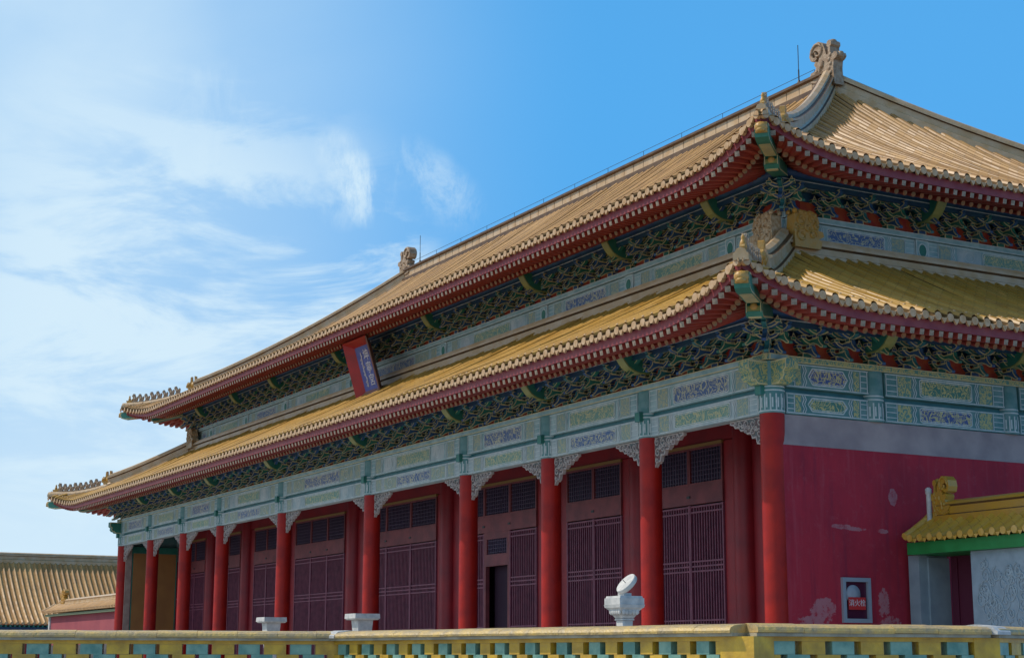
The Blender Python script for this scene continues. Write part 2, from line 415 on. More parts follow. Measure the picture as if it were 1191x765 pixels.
class MB:
    def __init__(s):
        s.v = []; s.f = []; s.m = []; s.uv = []; s.sm = []
    def face(s, pts, m=0, uv=None, smooth=False):
        i = len(s.v)
        s.v += [tuple(p) for p in pts]
        s.f.append(tuple(range(i, i + len(pts))))
        s.m.append(m); s.sm.append(smooth)
        s.uv += list(uv) if uv else [(0, 0)] * len(pts)
    def idx(s, verts, faces, m=0, smooth=False):
        i = len(s.v)
        s.v += [tuple(p) for p in verts]
        for f in faces:
            s.f.append(tuple(i + k for k in f)); s.m.append(m); s.sm.append(smooth)
            s.uv += [(0, 0)] * len(f)
    def obox(s, o, a, b, c, m=0, border=None, bm=1, ms=None):
        """oriented box: corner o and three edge vectors; border = width of an edge ring in material bm"""
        o, a, b, c = map(Vector, (o, a, b, c))
        if a.cross(b).dot(c) < 0: a, b = b, a
        q = [((o, b, a)), ((o + c, a, b)), ((o, a, c)), ((o + b, c, a)), ((o, c, b)), ((o + a, b, c))]
        for k, (p, u, v) in enumerate(q):
            mm = ms[k] if ms else m
            if border is None:
                s.face((p, p + u, p + u + v, p + v), mm)
            else:
                d1 = min(border, u.length * .35); d2 = min(border, v.length * .35)
                un, vn = u.normalized() * d1, v.normalized() * d2
                P = (p, p + u, p + u + v, p + v)
                I = (p + un + vn, p + u - un + vn, p + u + v - un - vn, p + v + un - vn)
                s.face(I, mm)
                for i in range(4):
                    s.face((P[i], P[(i + 1) % 4], I[(i + 1) % 4], I[i]), bm)
    def box(s, x0, x1, y0, y1, z0, z1, m=0, border=None, bm=1):
        s.obox((x0, y0, z0), (x1 - x0, 0, 0), (0, y1 - y0, 0), (0, 0, z1 - z0), m, border, bm)
    def prism(s, poly, fn, w0, w1, m=0, border=None, bm=1, side=None, smooth=False):
        """polygon extruded between w0 and w1; fn(u, v, w) gives the point"""
        n = len(poly)
        A = sum(poly[i][0] * poly[(i + 1) % n][1] - poly[(i + 1) % n][0] * poly[i][1] for i in range(n))
        if A < 0: poly = poly[::-1]
        for w_, rev in ((w0, True), (w1, False)):
            if border:
                I = inset2(poly, border)
                ps = [fn(u, v, w_) for u, v in I]
                s.face(ps[::-1] if rev else ps, m)
                for i in range(n):
                    j = (i + 1) % n
                    q = [fn(*poly[i], w_), fn(*poly[j], w_), fn(*I[j], w_), fn(*I[i], w_)]
                    s.face(q[::-1] if rev else q, bm)
            else:
                ps = [fn(u, v, w_) for u, v in poly]
                s.face(ps[::-1] if rev else ps, m)
        for i in range(n):
            j = (i + 1) % n
            s.face((fn(*poly[i], w0), fn(*poly[j], w0), fn(*poly[j], w1), fn(*poly[i], w1)), m if side is None else side, smooth=smooth)
    def tube(s, path, r, n=6, m=0, caps=True):
        P = [Vector(p) for p in path]
        rings = []
        ref = Vector((0.123, 0.345, 0.93)).normalized()
        for i, p in enumerate(P):
            d = (P[min(i + 1, len(P) - 1)] - P[max(i - 1, 0)]).normalized()
            a = d.cross(ref)
            if a.length < 1e-3: a = d.cross(Vector((1, 0, 0)))
            a.normalize(); b = d.cross(a)
            rr = r[i] if isinstance(r, (list, tuple)) else r
            rings.append([p + (a * math.cos(2 * PI * k / n) + b * math.sin(2 * PI * k / n)) * rr for k in range(n)])
        vs_ = [q for R in rings for q in R]
        fs = [(i * n + k, i * n + (k + 1) % n, (i + 1) * n + (k + 1) % n, (i + 1) * n + k) for i in range(len(P) - 1) for k in range(n)]
        s.idx(vs_, fs, m, True)
        if caps:
            s.face(rings[0][::-1], m); s.face(rings[-1], m)
    def lathe(s, c, prof, n=16, m=0, smooth=True):
        c = Vector(c)
        vs_ = [c + Vector((r * math.cos(2 * PI * k / n), r * math.sin(2 * PI * k / n), z)) for r, z in prof for k in range(n)]
        fs = [(i * n + k, i * n + (k + 1) % n, (i + 1) * n + (k + 1) % n, (i + 1) * n + k) for i in range(len(prof) - 1) for k in range(n)]
        s.idx(vs_, fs, m, smooth)
        s.face(vs_[:n][::-1], m); s.face(vs_[-n:], m)
    def ball(s, c, r, m=0, n=8, sc_=(1, 1, 1)):
        c = Vector(c)
        vs_ = []; k2 = n // 2 + 1
        for i in range(k2):
            th = PI * i / (k2 - 1)
            for k in range(n):
                vs_.append(c + Vector((r * sc_[0] * math.sin(th) * math.cos(2 * PI * k / n), r * sc_[1] * math.sin(th) * math.sin(2 * PI * k / n), r * sc_[2] * math.cos(th))))
        fs = [(i * n + k, (i + 1) * n + k, (i + 1) * n + (k + 1) % n, i * n + (k + 1) % n) for i in range(k2 - 1) for k in range(n)]
        s.idx(vs_, fs, m, True)
    def add(s, o, M4):
        i = len(s.v)
        s.v += [tuple(M4 @ Vector(p)) for p in o.v]
        s.f += [tuple(i + k for k in f) for f in o.f]
        s.m += o.m; s.sm += o.sm; s.uv += o.uv
    def mesh(s, name, mats):
        me = bpy.data.meshes.new(name)
        me.from_pydata(s.v, [], s.f)
        for m_ in mats: me.materials.append(m_)
        me.polygons.foreach_set('material_index', s.m)
        me.polygons.foreach_set('use_smooth', s.sm)
        u = me.uv_layers.new(name='UVMap')
        u.data.foreach_set('uv', [c for p in s.uv for c in p])
        me.update()
        return me
    def build(s, name, mats, parent=None, loc=None):
        o = bpy.data.objects.new(name, s.mesh(name, mats))
        COL.objects.link(o)
        if parent is not None: attach(o, parent)
        return o

WORLD = {}                                  # rest matrix of every thing and part, to parent without moving
def mw(o): return WORLD.get(o.name, Matrix.Identity(4))
def attach(o, parent):
    o.parent = parent
    o.matrix_parent_inverse = mw(parent).inverted()
def inst(name, me, parent, M4):
    o = bpy.data.objects.new(name, me)
    COL.objects.link(o)
    o.matrix_basis = M4
    WORLD[o.name] = M4.copy()
    if parent is not None: attach(o, parent)
    return o
def thing(name, label, cat, loc=(0, 0, 0), group=None):
    o = bpy.data.objects.new(name, None)
    COL.objects.link(o)
    o.location = loc
    WORLD[o.name] = Matrix.Translation(loc)
    o.empty_display_size = 0.5
    o['label'] = label; o['category'] = cat
    if group: o['group'] = group
    return o
def tag(o, label, cat, group=None):
    o['label'] = label; o['category'] = cat
    if group: o['group'] = group
    return o
def frame_m(p, outv):
    """x along the wall, y outwards, z up, at p"""
    o = Vector((outv[0], outv[1], 0)).normalized()
    a = o.cross(Vector((0, 0, 1)))
    return Matrix(((a.x, o.x, 0, p[0]), (a.y, o.y, 0, p[1]), (0, 0, 1, p[2]), (0, 0, 0, 1)))

# ------------------------------------------------------------------ setting: ground and terrace
g = MB()
g.face(((-900, -900, -0.15), (900, -900, -0.15), (900, 900, -0.15), (-900, 900, -0.15)))
go = g.build('ground', [PAVE]); go['kind'] = 'structure'
g = MB()
g.box(-95, 9.5, -12.5, 40, -0.146, 0.0)
go = g.build('terrace', [PAVE]); go['kind'] = 'structure'

# ------------------------------------------------------------------ the hall: numbers
BN, BM, BK = 4.6, 6.613, 7.598
bays = [BN, BN, BN, BM, BK, BM, BN, BN, BN]
CX = [0.0]
for b_ in bays: CX.append(CX[-1] - b_)
LX = -CX[-1]
XC = -LX / 2
YR = 9.83
LY = 2 * YR
CY = [0.0, 2.71, 6.73, LY - 6.73, LY - 2.71, LY]
HC = 6.42                                     # top of the red shaft
ZP1, ZP2 = 7.66, 11.70                        # plate under the brackets, lower and upper storey
US = 2.546                                    # set-back of the upper storey
OM, OT = 2.57, 2.94                           # eave overhang, straight part and corner tip
RIDGE_HALF = 14.78

hall = thing('palace_hall', 'long red palace hall with two tiers of golden eaves, red columns and a hipped roof', 'palace', (XC, YR, 0))

class Side:
    def __init__(s, c, a, o, L): s.c, s.a, s.o, s.L = Vector(c), Vector(a), Vector(o), L
    def P(s, t, out, z):
        q = s.c + s.a * t + s.o * out
        return Vector((q.x, q.y, z))
def sides(x0, x1, y0, y1):
    return {'front': Side((x1, y0), (-1, 0), (0, -1), x1 - x0), 'right': Side((x1, y0), (0, 1), (1, 0), y1 - y0),
            'left': Side((x0, y0), (0, 1), (-1, 0), y1 - y0), 'back': Side((x1, y1), (-1, 0), (0, 1), x1 - x0)}
LO = sides(-LX, 0, 0, LY)
UP = sides(-LX + US, -US, US, LY - US)

class Level:
    """one tier of roof: eave line, upturned corners, curved slope"""
    def __init__(s, S, zp, zd, dz, ztop, otop_f, otop_s, a):
        s.S, s.zp, s.zd, s.dz, s.ztop, s.of, s.os, s.a = S, zp, zd, dz, ztop, otop_f, otop_s, a
    def k(s, d): return max(0.0, 1 - max(d, 0) / 4.1) ** 2.2
    def eo(s, d): return OM + (OT - OM) * s.k(d)
    def up(s, d): return s.dz * s.k(d)
    def otop(s, side): return s.of if side in ('front', 'back') else s.os
    def stop(s, side): return -s.os if side in ('front', 'back') else -s.of     # where the hip meets the top line
    def z(s, side, o, d):
        t = (OM - o) / (OM - s.otop(side))
        tt = max(t, -0.1)
        return s.zd + 0.07 + (s.ztop - s.zd - 0.07) * (s.a * tt + (1 - s.a) * tt * abs(tt)) + s.up(d) * max(0, 1 - max(tt, 0)) ** 2
    def hip(s, side, end, h):
        """point on the hip: side, end 0/1 of that side, h 0 at the eave .. 1 at the top"""
        S = s.S[side]
        span = s.stop(side) + OT
        d = h * span
        o = OT - h * (OT - s.otop(side))
        t = -OT + d
        if end: t = S.L - t
        return S.P(t, o, s.z(side, o, d))
LOW = Level(LO, ZP1, 8.19, 0.68, 10.62, -2.28, -2.28, 0.82)
TOP = Level(UP, ZP2, 12.29, 0.66, 18.20, -(YR - US), -(-US - (XC + RIDGE_HALF)), 0.66)

# ------------------------------------------------------------------ roofs
def tile_slope(mb, lv, side, pitch=0.34, nseg=11, knobs=True):
    S = lv.S[side]
    s0, s1 = -OT, S.L + OT
    n = int(round((s1 - s0) / pitch)); p = (s1 - s0) / n
    span = lv.stop(side) + OT
    prof = [(-.5 * p, -.015), (-.088, .0), (-.086, .085), (-.06, .14), (0, .165), (.06, .14), (.086, .085), (.088, .0), (.5 * p, -.015)]
    for i in range(n):
        sm = s0 + (i + .5) * p
        d = min(sm - s0, s1 - sm)
        h = min(1.0, d / span + 0.012)
        ob = lv.eo(d); oe = OT - h * (OT - lv.otop(side))
        if oe > ob - 0.05: continue
        ns = max(3, int(nseg * (ob - oe) / (OM - lv.otop(side))) + 2)
        ptsP = []
        vv = 0; last = None; vl = []
        jit = random.uniform(-.006, .006)
        rowz = random.uniform(-.022, .022) + (.026 if random.random() < .12 else 0)
        wob = random.uniform(-.012, .012)
        for k in range(ns + 1):
            o = ob + (oe - ob) * k / ns
            z = lv.z(side, o, d) + jit * math.sin(k * .9 + i)
            z += rowz * min(1, k / 2) + wob * math.sin(k * .6 + i * 1.7) * min(1, k / 2)
            c = S.P(sm, o, z)
            if last is not None: vv += (c - last).length
            last = c; vl.append(vv)
            ptsP.append([S.P(sm + x, o, z + hh) for x, hh in prof])
        for k in range(ns):
            for j in range(8):
                                mb.face((ptsP[k][j], ptsP[k][j + 1], ptsP[k + 1][j + 1], ptsP[k + 1][j]), 2 if j in (0, 1, 6, 7) else 0,  # pans and lower rib flanks get the painted groove shade
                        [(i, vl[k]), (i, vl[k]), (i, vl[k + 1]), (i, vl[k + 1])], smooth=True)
        # round end cap with its rim, pendant drip tile beside it, glazed nail cap
        ze = lv.z(side, ob, d)
        ctr = S.P(sm, ob + .012, ze + .035)
        ring = [ctr + Vector((S.a.x, S.a.y, 0)) * (.090 * math.cos(2 * PI * q / 10)) + Vector((0, 0, .090 * math.sin(2 * PI * q / 10))) for q in range(10)]
        inn = Vector((S.o.x, S.o.y, 0)) * -.09
        ring2 = [q + inn for q in ring]
        mb.face(ring, 1)
        for q in range(10):
            mb.face((ring[q], ring[(q + 1) % 10], ring2[(q + 1) % 10], ring2[q]), 1, smooth=True)
        q0 = S.P(sm + .09, ob + .006, ze + .02); q1 = S.P(sm + p - .09, ob + .006, ze + .02); q2 = S.P(sm + p / 2, ob + .006, ze - .10)
        q3 = S.P(sm + .13, ob + .006, ze - .05); q4 = S.P(sm + p - .13, ob + .006, ze - .05)
        mb.face((q0, q3, q2, q4, q1), 1)
        b_ = [x + Vector((S.o.x, S.o.y, 0)) * -.05 for x in (q0, q3, q2, q4, q1)]
        A_ = (q0, q3, q2, q4, q1)
        for q in range(4): mb.face((A_[q], A_[q + 1], b_[q + 1], b_[q]), 1)
        if knobs:
            kc = S.P(sm, ob - .24, lv.z(side, ob - .24, d) + .135)
            mb.ball(kc, .042, 1, 6, (1, 1, 1.25))

def underside(mb, lv, side):
    """boarding under the tiles and the fascia along the eave"""
    S = lv.S[side]
    n = 90
    ss = [-OT + .13 + (S.L + 2 * OT - .26) * i / n for i in range(n + 1)]
    # finer stations near the corners
    ss = sorted(set(ss + [-OT + x for x in (.25, .5, .8, 1.1, 1.5, 1.9, 2.4, 2.9, 3.4, 3.9)] + [S.L + OT - x for x in (.25, .5, .8, 1.1, 1.5, 1.9, 2.4, 2.9, 3.4, 3.9)]))
    def P(s_, o, dz):
        d = min(s_ + OT, S.L + OT - s_)
        lim = d - OT                       # keep each strip on its own side of the hip in plan
        oo = max(o, -lim) if lim < 0 else o
        return S.P(s_, oo, dz), d
    prev = None
    for s_ in ss:
        d = min(s_ + OT, S.L + OT - s_)
        e = lv.eo(d); u = lv.up(d); zb = lv.zp
        omin = max(0.2, OT - d)            # hip line in plan
        def pt(o, z): return S.P(s_, max(o, min(omin, e - .02)), z)
        u2 = u * .8
        cur = [pt(e - .10, lv.zd - .035 + u), pt(e - .10, lv.zd - .165 + u), pt(e - .17, lv.zd - .165 + u),
               pt(e - .95, lv.zd + .02 + u * .8), pt(.62, zb + 1.02 + u * .45), pt(.2, zb + 1.22 + u * .3)]
        top = pt(e - .10, lv.zd + .03 + u)
        cur = [top] + cur
        if prev:
            for k in range(6):
                mb.face((prev[k], cur[k], cur[k + 1], prev[k + 1]), 0 if k < 3 else 1)
        prev = cur

def sweep(mb, pts, prof, m=0, mats=None, caps=True):
    """vertical-section sweep: profile (offset across, height) along points, kept upright"""
    P = [Vector(p) for p in pts]
    rows = []
    for i, p in enumerate(P):
        d = P[min(i + 1, len(P) - 1)] - P[max(i - 1, 0)]
        d.z = 0; d.normalize()
        a = Vector((d.y, -d.x, 0))
        rows.append([p + a * u + Vector((0, 0, v)) for u, v in prof])
    n = len(prof)
    for i in range(len(P) - 1):
        for k in range(n):
            j = (k + 1) % n
            mb.face((rows[i][k], rows[i][j], rows[i + 1][j], rows[i + 1][k]), mats[k] if mats else m, [(k, i), (k, i), (k, i + 1), (k, i + 1)])
    if caps:
        mb.face(rows[0][::-1], m); mb.face(rows[-1], m)

ridge_prof = [(-.26, -.22), (-.26, .05), (-.20, .07), (-.16, .12), (-.15, .30), (-.22, .33), (-.22, .39), (-.12, .41), (-.11, .50), (0, .56),
              (.11, .50), (.12, .41), (.22, .39), (.22, .33), (.15, .30), (.16, .12), (.20, .07), (.26, .05), (.26, -.22)]
ridge_mats = [0, 1, 0, 0, 1, 0, 1, 0, 0, 0, 0, 1, 0, 1, 0, 0, 1, 0, 0]
front_prof = [(-.15, -.10), (-.15, .03), (-.11, .05), (-.10, .08), (-.08, .12), (0, .15), (.08, .12), (.10, .08), (.11, .05), (.15, .03), (.15, -.10)]

# little glazed creatures that sit on the hips
def figure_mesh():
    mb = MB()
    poly = [(-.16, 0), (.15, 0), (.15, .05), (.11, .06), (.12, .2), (.17, .28), (.2, .36), (.14, .40), (.12, .47), (.07, .43), (.02, .46), (-.01, .38), (-.05, .28), (-.12, .2), (-.2, .3), (-.24, .26), (-.2, .12), (-.16, .06)]
    poly = [(u, v * 1.15) for u, v in poly]
    mb.prism(poly, lambda u, v, w_: Vector((w_, u, v)), -.075, .075, 0, None)
    mb.ball((0, .1, .44), .085, 0, 8)
    mb.ball((0, 0, .18), .12, 0, 8, (.9, 1.1, 1.2))
    mb.box(-.09, .09, -.19, .19, -.05, .012, 0)
    return mb.mesh('ridge_figure', [BEAST_GREY])
def rider_mesh():
    mb = MB()
    poly = [(-.22, 0), (.2, 0), (.28, .12), (.24, .2), (.14, .16), (.07, .22), (-.05, .22), (-.16, .18), (-.3, .34), (-.33, .28), (-.26, .12)]
    mb.prism(poly, lambda u, v, w_: Vector((w_, u, v)), -.09, .09, 0)
    mb.lathe((0, .0, .18), [(.11, 0), (.12, .1), (.09, .2), (.06, .25), (.075, .29), (.07, .36), (.03, .40), (.012, .44)], 8, 0)
    mb.box(-.10, .10, -.24, .22, -.05, .01, 0)
    return mb.mesh('ridge_rider', [BEAST])
def hip_beast_mesh():
    mb = MB()
    poly = [(-.42, -.1), (.36, -.1), (.40, .12), (.52, .22), (.50, .36), (.38, .38), (.40, .50), (.28, .62), (.20, .52), (.10, .60), (.02, .92), (-.10, .95), (-.06, .62),
            (-.16, .50), (-.24, .62), (-.30, .95), (-.42, .90), (-.38, .6), (-.34, .38), (-.44, .2)]
    mb.prism(poly, lambda u, v, w_: Vector((w_, u, v * .92)), -.10, .10, 0, None)
    mb.ball((0, .28, .36), .2, 0, 8, (1, 1.1, .9))
    mb.ball((.15, .3, .42), .05, 0, 6); mb.ball((-.15, .3, .42), .05, 0, 6)
    mb.ball((0, -.1, .25), .22, 0, 8, (.9, 1.3, 1.2))
    return mb.mesh('hip_beast', [BEAST])
FIG, RIDER, HBEAST = figure_mesh(), rider_mesh(), hip_beast_mesh()

def dragon_mesh(grey=True):
    """ridge-end dragon: jaws on the ridge (+y), body standing up, tail curling back over, sword hilt, little beast behind"""
    mb = MB()
    body = [(-.55, -.30), (.62, -.30), (.66, -.02), (.50, .06), (.62, .16), (.78, .30), (.70, .44), (.48, .46), (.42, .56), (.52, .70), (.44, .80), (.28, .74),
            (.22, .92), (.30, 1.14), (.46, 1.22), (.60, 1.12), (.58, .98), (.46, .95), (.44, 1.04), (.36, 1.02), (.36, .88), (.50, .82), (.68, .88), (.76, 1.06),
            (.70, 1.30), (.50, 1.46), (.24, 1.48), (.02, 1.34), (-.10, 1.08), (-.14, .90), (-.22, .84), (-.25, .92), (-.25, 1.12), (-.19, 1.18), (-.20, 1.30), (-.27, 1.36), (-.36, 1.36), (-.43, 1.30), (-.44, 1.18), (-.37, 1.12), (-.38, .86),
            (-.48, .80), (-.58, .86), (-.70, .82), (-.74, .70), (-.66, .62), (-.54, .58), (-.50, .3)]
    mb.prism(body, lambda u, v, w_: Vector((w_, u, v)), -.21, .21, 0, None)
    for sx in (-1, 1):
        p = [(sx * .21, .35 * math.cos(a) * (1 - a / 9) + .30, .35 * math.sin(a) * (1 - a / 9) + 1.12) for a in [x * .45 for x in range(15)]]
        mb.tube(p, .055, 6, 0)
        p = [(sx * .22, .25 - .2 * x, .2 + .5 * x + .1 * math.sin(5 * x)) for x in [k * .14 for k in range(9)]]
        mb.tube(p, .06, 6, 0)
        mb.ball((sx * .21, .38, .38), .08, 0, 8)
        for k in range(7):
            mb.ball((sx * .2, -.36 + .08 * (k % 2), -.15 + .16 * k), .095, 0, 6, (.6, 1, 1))
        mb.tube([(sx * .2, .68, .1), (sx * .22, .4, .0), (sx * .2, .1, .05), (sx * .22, -.1, .2)], .05, 6, 0)
    mb.ball((0, -.31, 1.33), .13, 0, 8, (1.2, 1, .8))
    mb.ball((0, -.66, .74), .15, 0, 8)
    return mb.mesh('ridge_dragon', [BEAST_GREY if grey else BEAST])
DRAGON, DRAGON_Y = dragon_mesh(True), dragon_mesh(False)
def corner_dragon_mesh(m_):
    mb = MB()
    body = [(-.50, -.2), (.55, -.2), (.62, .05), (.48, .12), (.70, .24), (.66, .40), (.46, .42), (.44, .55), (.52, .70), (.46, .86), (.34, .92), (.30, 1.02), (.12, 1.06), (.02, .98), (-.12, 1.04), (-.30, 1.02), (-.34, .92), (-.48, .90), (-.52, .5)]
    mb.prism(body, lambda u, v, w_: Vector((w_, u, v)), -.20, .20, 0)
    rng = random.Random(3)
    for sx in (-1, 1):
        for (u, v, r) in ((.2, .75, .2), (-.2, .7, .22), (-.2, .2, .24), (.25, .25, .18), (.05, .48, .14), (-.4, .45, .12), (.4, .55, .1)):
            ph = rng.uniform(0, 6)
            mb.tube([(sx * .20, u + r * (1 - a / 9) * math.cos(a + ph), v + r * (1 - a / 9) * math.sin(a + ph)) for a in [x * .55 for x in range(14)]], .045, 6, 0)
        for k in range(5): mb.ball((sx * .16, -.45 + .2 * k, 1.0 - .02 * k), .10, 0, 6)
    return mb.mesh('corner_dragon', [m_])
CDR, CDR_Y = corner_dragon_mesh(mat('glazed_beast_pale', (0.36, 0.21, 0.08), 0.5, (0.54, 0.42, 0.27), 8, 0.8, 22)), corner_dragon_mesh(BEAST)

def make_roof(lv, name, label):
    allv = {}
    roof = None
    mb = MB()
    for sd_ in ('front', 'right', 'left', 'back'):
        tile_slope(mb, lv, sd_, knobs=sd_ in ('front', 'right'))
    roof = mb.build(name, [TILE if lv is TOP else TILE_LOW, TILE_CAP, PAN_SHADE], hall)
    roof['label'] = label
    u = MB()
    for sd_ in ('front', 'right', 'left', 'back'):
        underside(u, lv, sd_)
    u.build('eave_boarding', [FASCIA, SOFFIT], roof)
    return roof

def hip_ridges(lv, roof, hb, figs, fig0, dfig):
    for side, end in (('front', 0), ('front', 1), ('back', 0), ('back', 1)):
        mb = MB()
        pts = [lv.hip(side, end, h) + Vector((0, 0, .10)) for h in [hb + (1 - hb) * k / 16 for k in range(17)]]
        sweep(mb, pts, ridge_prof, 0, ridge_mats)
        ptsf = [lv.hip(side, end, h) + Vector((0, 0, .10)) for h in [.012 + (hb - .012) * k / 10 for k in range(11)]]
        sweep(mb, ptsf, front_prof)
        hr = mb.build('hip_ridge', [RIDGE, RIDGE_DARK], roof)
        if side == 'back': continue
        dirv = (pts[0] - pts[-1]); dirv.z = 0; dirv.normalize()
        def place(nm, me, h, dz, sc_=1.0):
            p = lv.hip(side, end, h) + Vector((0, 0, .10 + dz))
            q = lv.hip(side, end, h + .02) + Vector((0, 0, .10 + dz))
            Mx = frame_m(p, dirv)
            sl = math.atan2(q.z - p.z, (q - p).to_2d().length)
            return inst(nm, me, roof, Mx @ Matrix.Rotation(-sl * .8, 4, 'X') @ Matrix.Scale(sc_, 4))
        place('hip_beast', HBEAST, hb - .005, .14, .64)
        place('ridge_rider', RIDER, fig0 - dfig * .9, .13, .56)
        for k in range(figs):
            place('ridge_figure', FIG, fig0 + k * dfig, .17, .70 - .04 * (k % 3))

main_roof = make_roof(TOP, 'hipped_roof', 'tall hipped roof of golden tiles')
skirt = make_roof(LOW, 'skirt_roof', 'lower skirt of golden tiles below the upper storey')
hip_ridges(TOP, main_roof, .27, 8, .055, .022)
hip_ridges(LOW, skirt, .44, 8, .095, .038)

# main ridge with its dragons
mb = MB()
zr = 18.16
sweep(mb, [(XC - RIDGE_HALF, YR, zr), (XC - 5, YR, zr), (XC + 5, YR, zr), (XC + RIDGE_HALF, YR, zr)],
      [(-.30, -.2), (-.30, .10), (-.26, .13), (-.17, .15), (-.16, .44), (-.25, .48), (-.25, .56), (-.13, .60), (0, .65), (.13, .60), (.25, .56), (.25, .48), (.16, .44), (.17, .15), (.26, .13), (.30, .10), (.30, -.2)], 0,
      [1, 1, 0, 0, 1, 1, 0, 0, 0, 0, 1, 1, 0, 0, 1, 1, 1])
x = XC - RIDGE_HALF + .5
while x < XC + RIDGE_HALF:
    mb.box(x, x + .014, YR - .172, YR + .172, zr + .16, zr + .43, 1)
    x += .62
mb.build('main_ridge', [RIDGE, RIDGE_DARK], main_roof)
for sx in (-1, 1):
    inst('ridge_dragon', DRAGON, main_roof, frame_m((XC + sx * (RIDGE_HALF + .05), YR, zr + .30), (-sx, 0)) @ Matrix.Scale(.86, 4))
# ridge of the skirt roof along the foot of the upper wall, corner dragons
mb = MB()
ir = 2.28
x0, x1, y0, y1 = -LX + ir, -ir, ir, LY - ir
zz = 10.60
pr = [(-.2, -.15), (-.2, .08), (-.13, .11), (-.12, .26), (-.19, .30), (-.19, .37), (-.10, .40), (-.09, .48), (.3, .50), (.3, -.15)]
pm = [0, 1, 0, 1, 0, 1, 0, 0, 0, 0]
for a, b in (((x1, y0), (x0, y0)), ((x0, y0), (x0, y1)), ((x0, y1), (x1, y1)), ((x1, y1), (x1, y0))):
    # outside of the building lies at negative offsets
    d = Vector((b[0] - a[0], b[1] - a[1])).normalized()
    n_ = Vector((d.y, -d.x))
    mid = Vector(((a[0] + b[0]) / 2, (a[1] + b[1]) / 2)) - Vector((XC, YR))
    flip = -1 if n_.dot(mid) > 0 else 1
    sweep(mb, [(a[0], a[1], zz), (b[0], b[1], zz)], [(u * flip, v) for u, v in pr], 0, pm)
mb.build('wall_ridge', [RIDGE, RIDGE_DARK], skirt)
for cx_, cy_, vs_ in ((x1, y0, ((-1, 0), (0, 1))), (x0, y0, ((1, 0), (0, 1)))):
    for v_ in vs_:
        off = Vector((v_[0], v_[1])) * .48
        inst('corner_dragon', CDR_Y if cx_ > -20 and v_ == (0, 1) else CDR, skirt, frame_m((cx_ + off.x + (.12 if v_[0] == 0 and cx_ > -20 else -.12 if v_[0] == 0 else 0), cy_ + off.y - (.12 if v_[1] == 0 else 0), zz + .34), v_) @ Matrix.Scale(.72, 4))

# ------------------------------------------------------------------ rafters, brackets
def rafter_mesh(L_, r, rnd, endm):
    mb = MB()
    if rnd:
        ring = [(r * math.cos(2 * PI * k / 10), r * math.sin(2 * PI * k / 10)) for k in range(10)]
        a = [Vector((x, 0, z)) for x, z in ring]; b = [Vector((x, -L_, z)) for x, z in ring]
        mb.face(a, 1)
        for k in range(10): mb.face((a[k], b[k], b[(k + 1) % 10], a[(k + 1) % 10]), 0, smooth=True)
        ins = [Vector((x * .55, .003, z * .55)) for x, z in ring]
        mb.face(ins, 1)
    else:
        mb.obox((-r, -L_, -r), (2 * r, 0, 0), (0, L_, 0), (0, 0, 2 * r), 0, ms=[0, 0, 0, 1, 0, 0])
        mb.face([Vector((x * r, .003, z * r)) for x, z in ((-.45, -.6), (.45, -.6), (.45, .6), (-.45, .6))], 2)
    return mb, mb.mesh('rafter', [RAFTER, endm, TEAL if rnd else RAFT_END])
FLY_B, FLY = rafter_mesh(1.35, .057, False, RAFT_END)
EAV_B, EAV = rafter_mesh(1.9, .066, True, RAFT_END2)

def bracket_mb(mb=None):
    """one bracket set: bearing block, three tiers of boat-shaped arms, outward arms with beaks, small blocks"""
    mb = MB()
    bd = .025
    mb.obox((-.13, -.12, 0), (.26, 0, 0), (0, .24, 0), (0, 0, .13), 0, bd, 2)
    def arm(o, z, half, h=.11, th=.10, mat_=0):
        n_ = 7; lift = half * .42
        low_ = [(-half + 2 * half * k / n_, lift * abs(-1 + 2 * k / n_) ** 2.4) for k in range(n_ + 1)]
        top_ = [(u * .86, v + h * (.85 if 0 < k < n_ else 1.25)) for k, (u, v) in enumerate(low_)]
        poly = low_ + top_[::-1]
        mb.prism(poly, lambda u, v, w_: Vector((u, o + w_, z + v)), -th / 2, th / 2, mat_, bd, 2, mat_)
    def blk(s_, o, z, m_=1):
        mb.obox((s_ - .065, o - .065, z), (.13, 0, 0), (0, .13, 0), (0, 0, .07), m_, .012, 2)
    def outarm(z, o1, mat_, beak=True):
        if beak:
            poly = [(-.15, 0), (o1 - .08, 0), (o1 + .04, -.05), (o1 + .15, -.12), (o1 + .23, -.13), (o1 + .24, -.08), (o1 + .17, -.03), (o1 + .11, .05), (o1 + .09, .14), (o1 + .02, .11), (-.15, .11)]
        else:
            poly = [(-.15, 0), (o1 - .12, 0), (o1 + .02, .03), (o1 + .09, .09), (o1 + .05, .12), (o1 + .12, .15), (-.15, .15)]
        mb.prism(poly, lambda u, v, w_: Vector((w_, u, z + v)), -.05, .05, mat_, bd, 2, mat_)
    tiers = [(.10, [(0, .30), (.0, .30)]), (.27, [(0, .43), (.22, .30)]), (.43, [(.22, .43), (.44, .30)])]
    arm(0, .11, .21); blk(-.17, 0, .22); blk(.17, 0, .22)
    outarm(.10, .24, 1); blk(0, .22, .21)
    arm(0, .28, .36, mat_=1); arm(.22, .28, .26)
    for s_ in (-.32, .32): blk(s_, 0, .39, 0)
    for s_ in (-.22, .22): blk(s_, .22, .39)
    outarm(.28, .46, 0); blk(0, .44, .39)
    arm(.22, .45, .44, mat_=1); arm(.46, .45, .31, mat_=0)
    for s_ in (-.4, .4): blk(s_, .22, .56, 0)
    for s_ in (-.27, 0, .27): blk(s_, .46, .56)
    outarm(.45, .60, 1, False)
    return mb
BR = bracket_mb()
BRACK = [BR.mesh('bracket_set', [BLUE, TEAL, CREAM]), BR.mesh('bracket_set', [GREEN, BLUE, CREAM])]

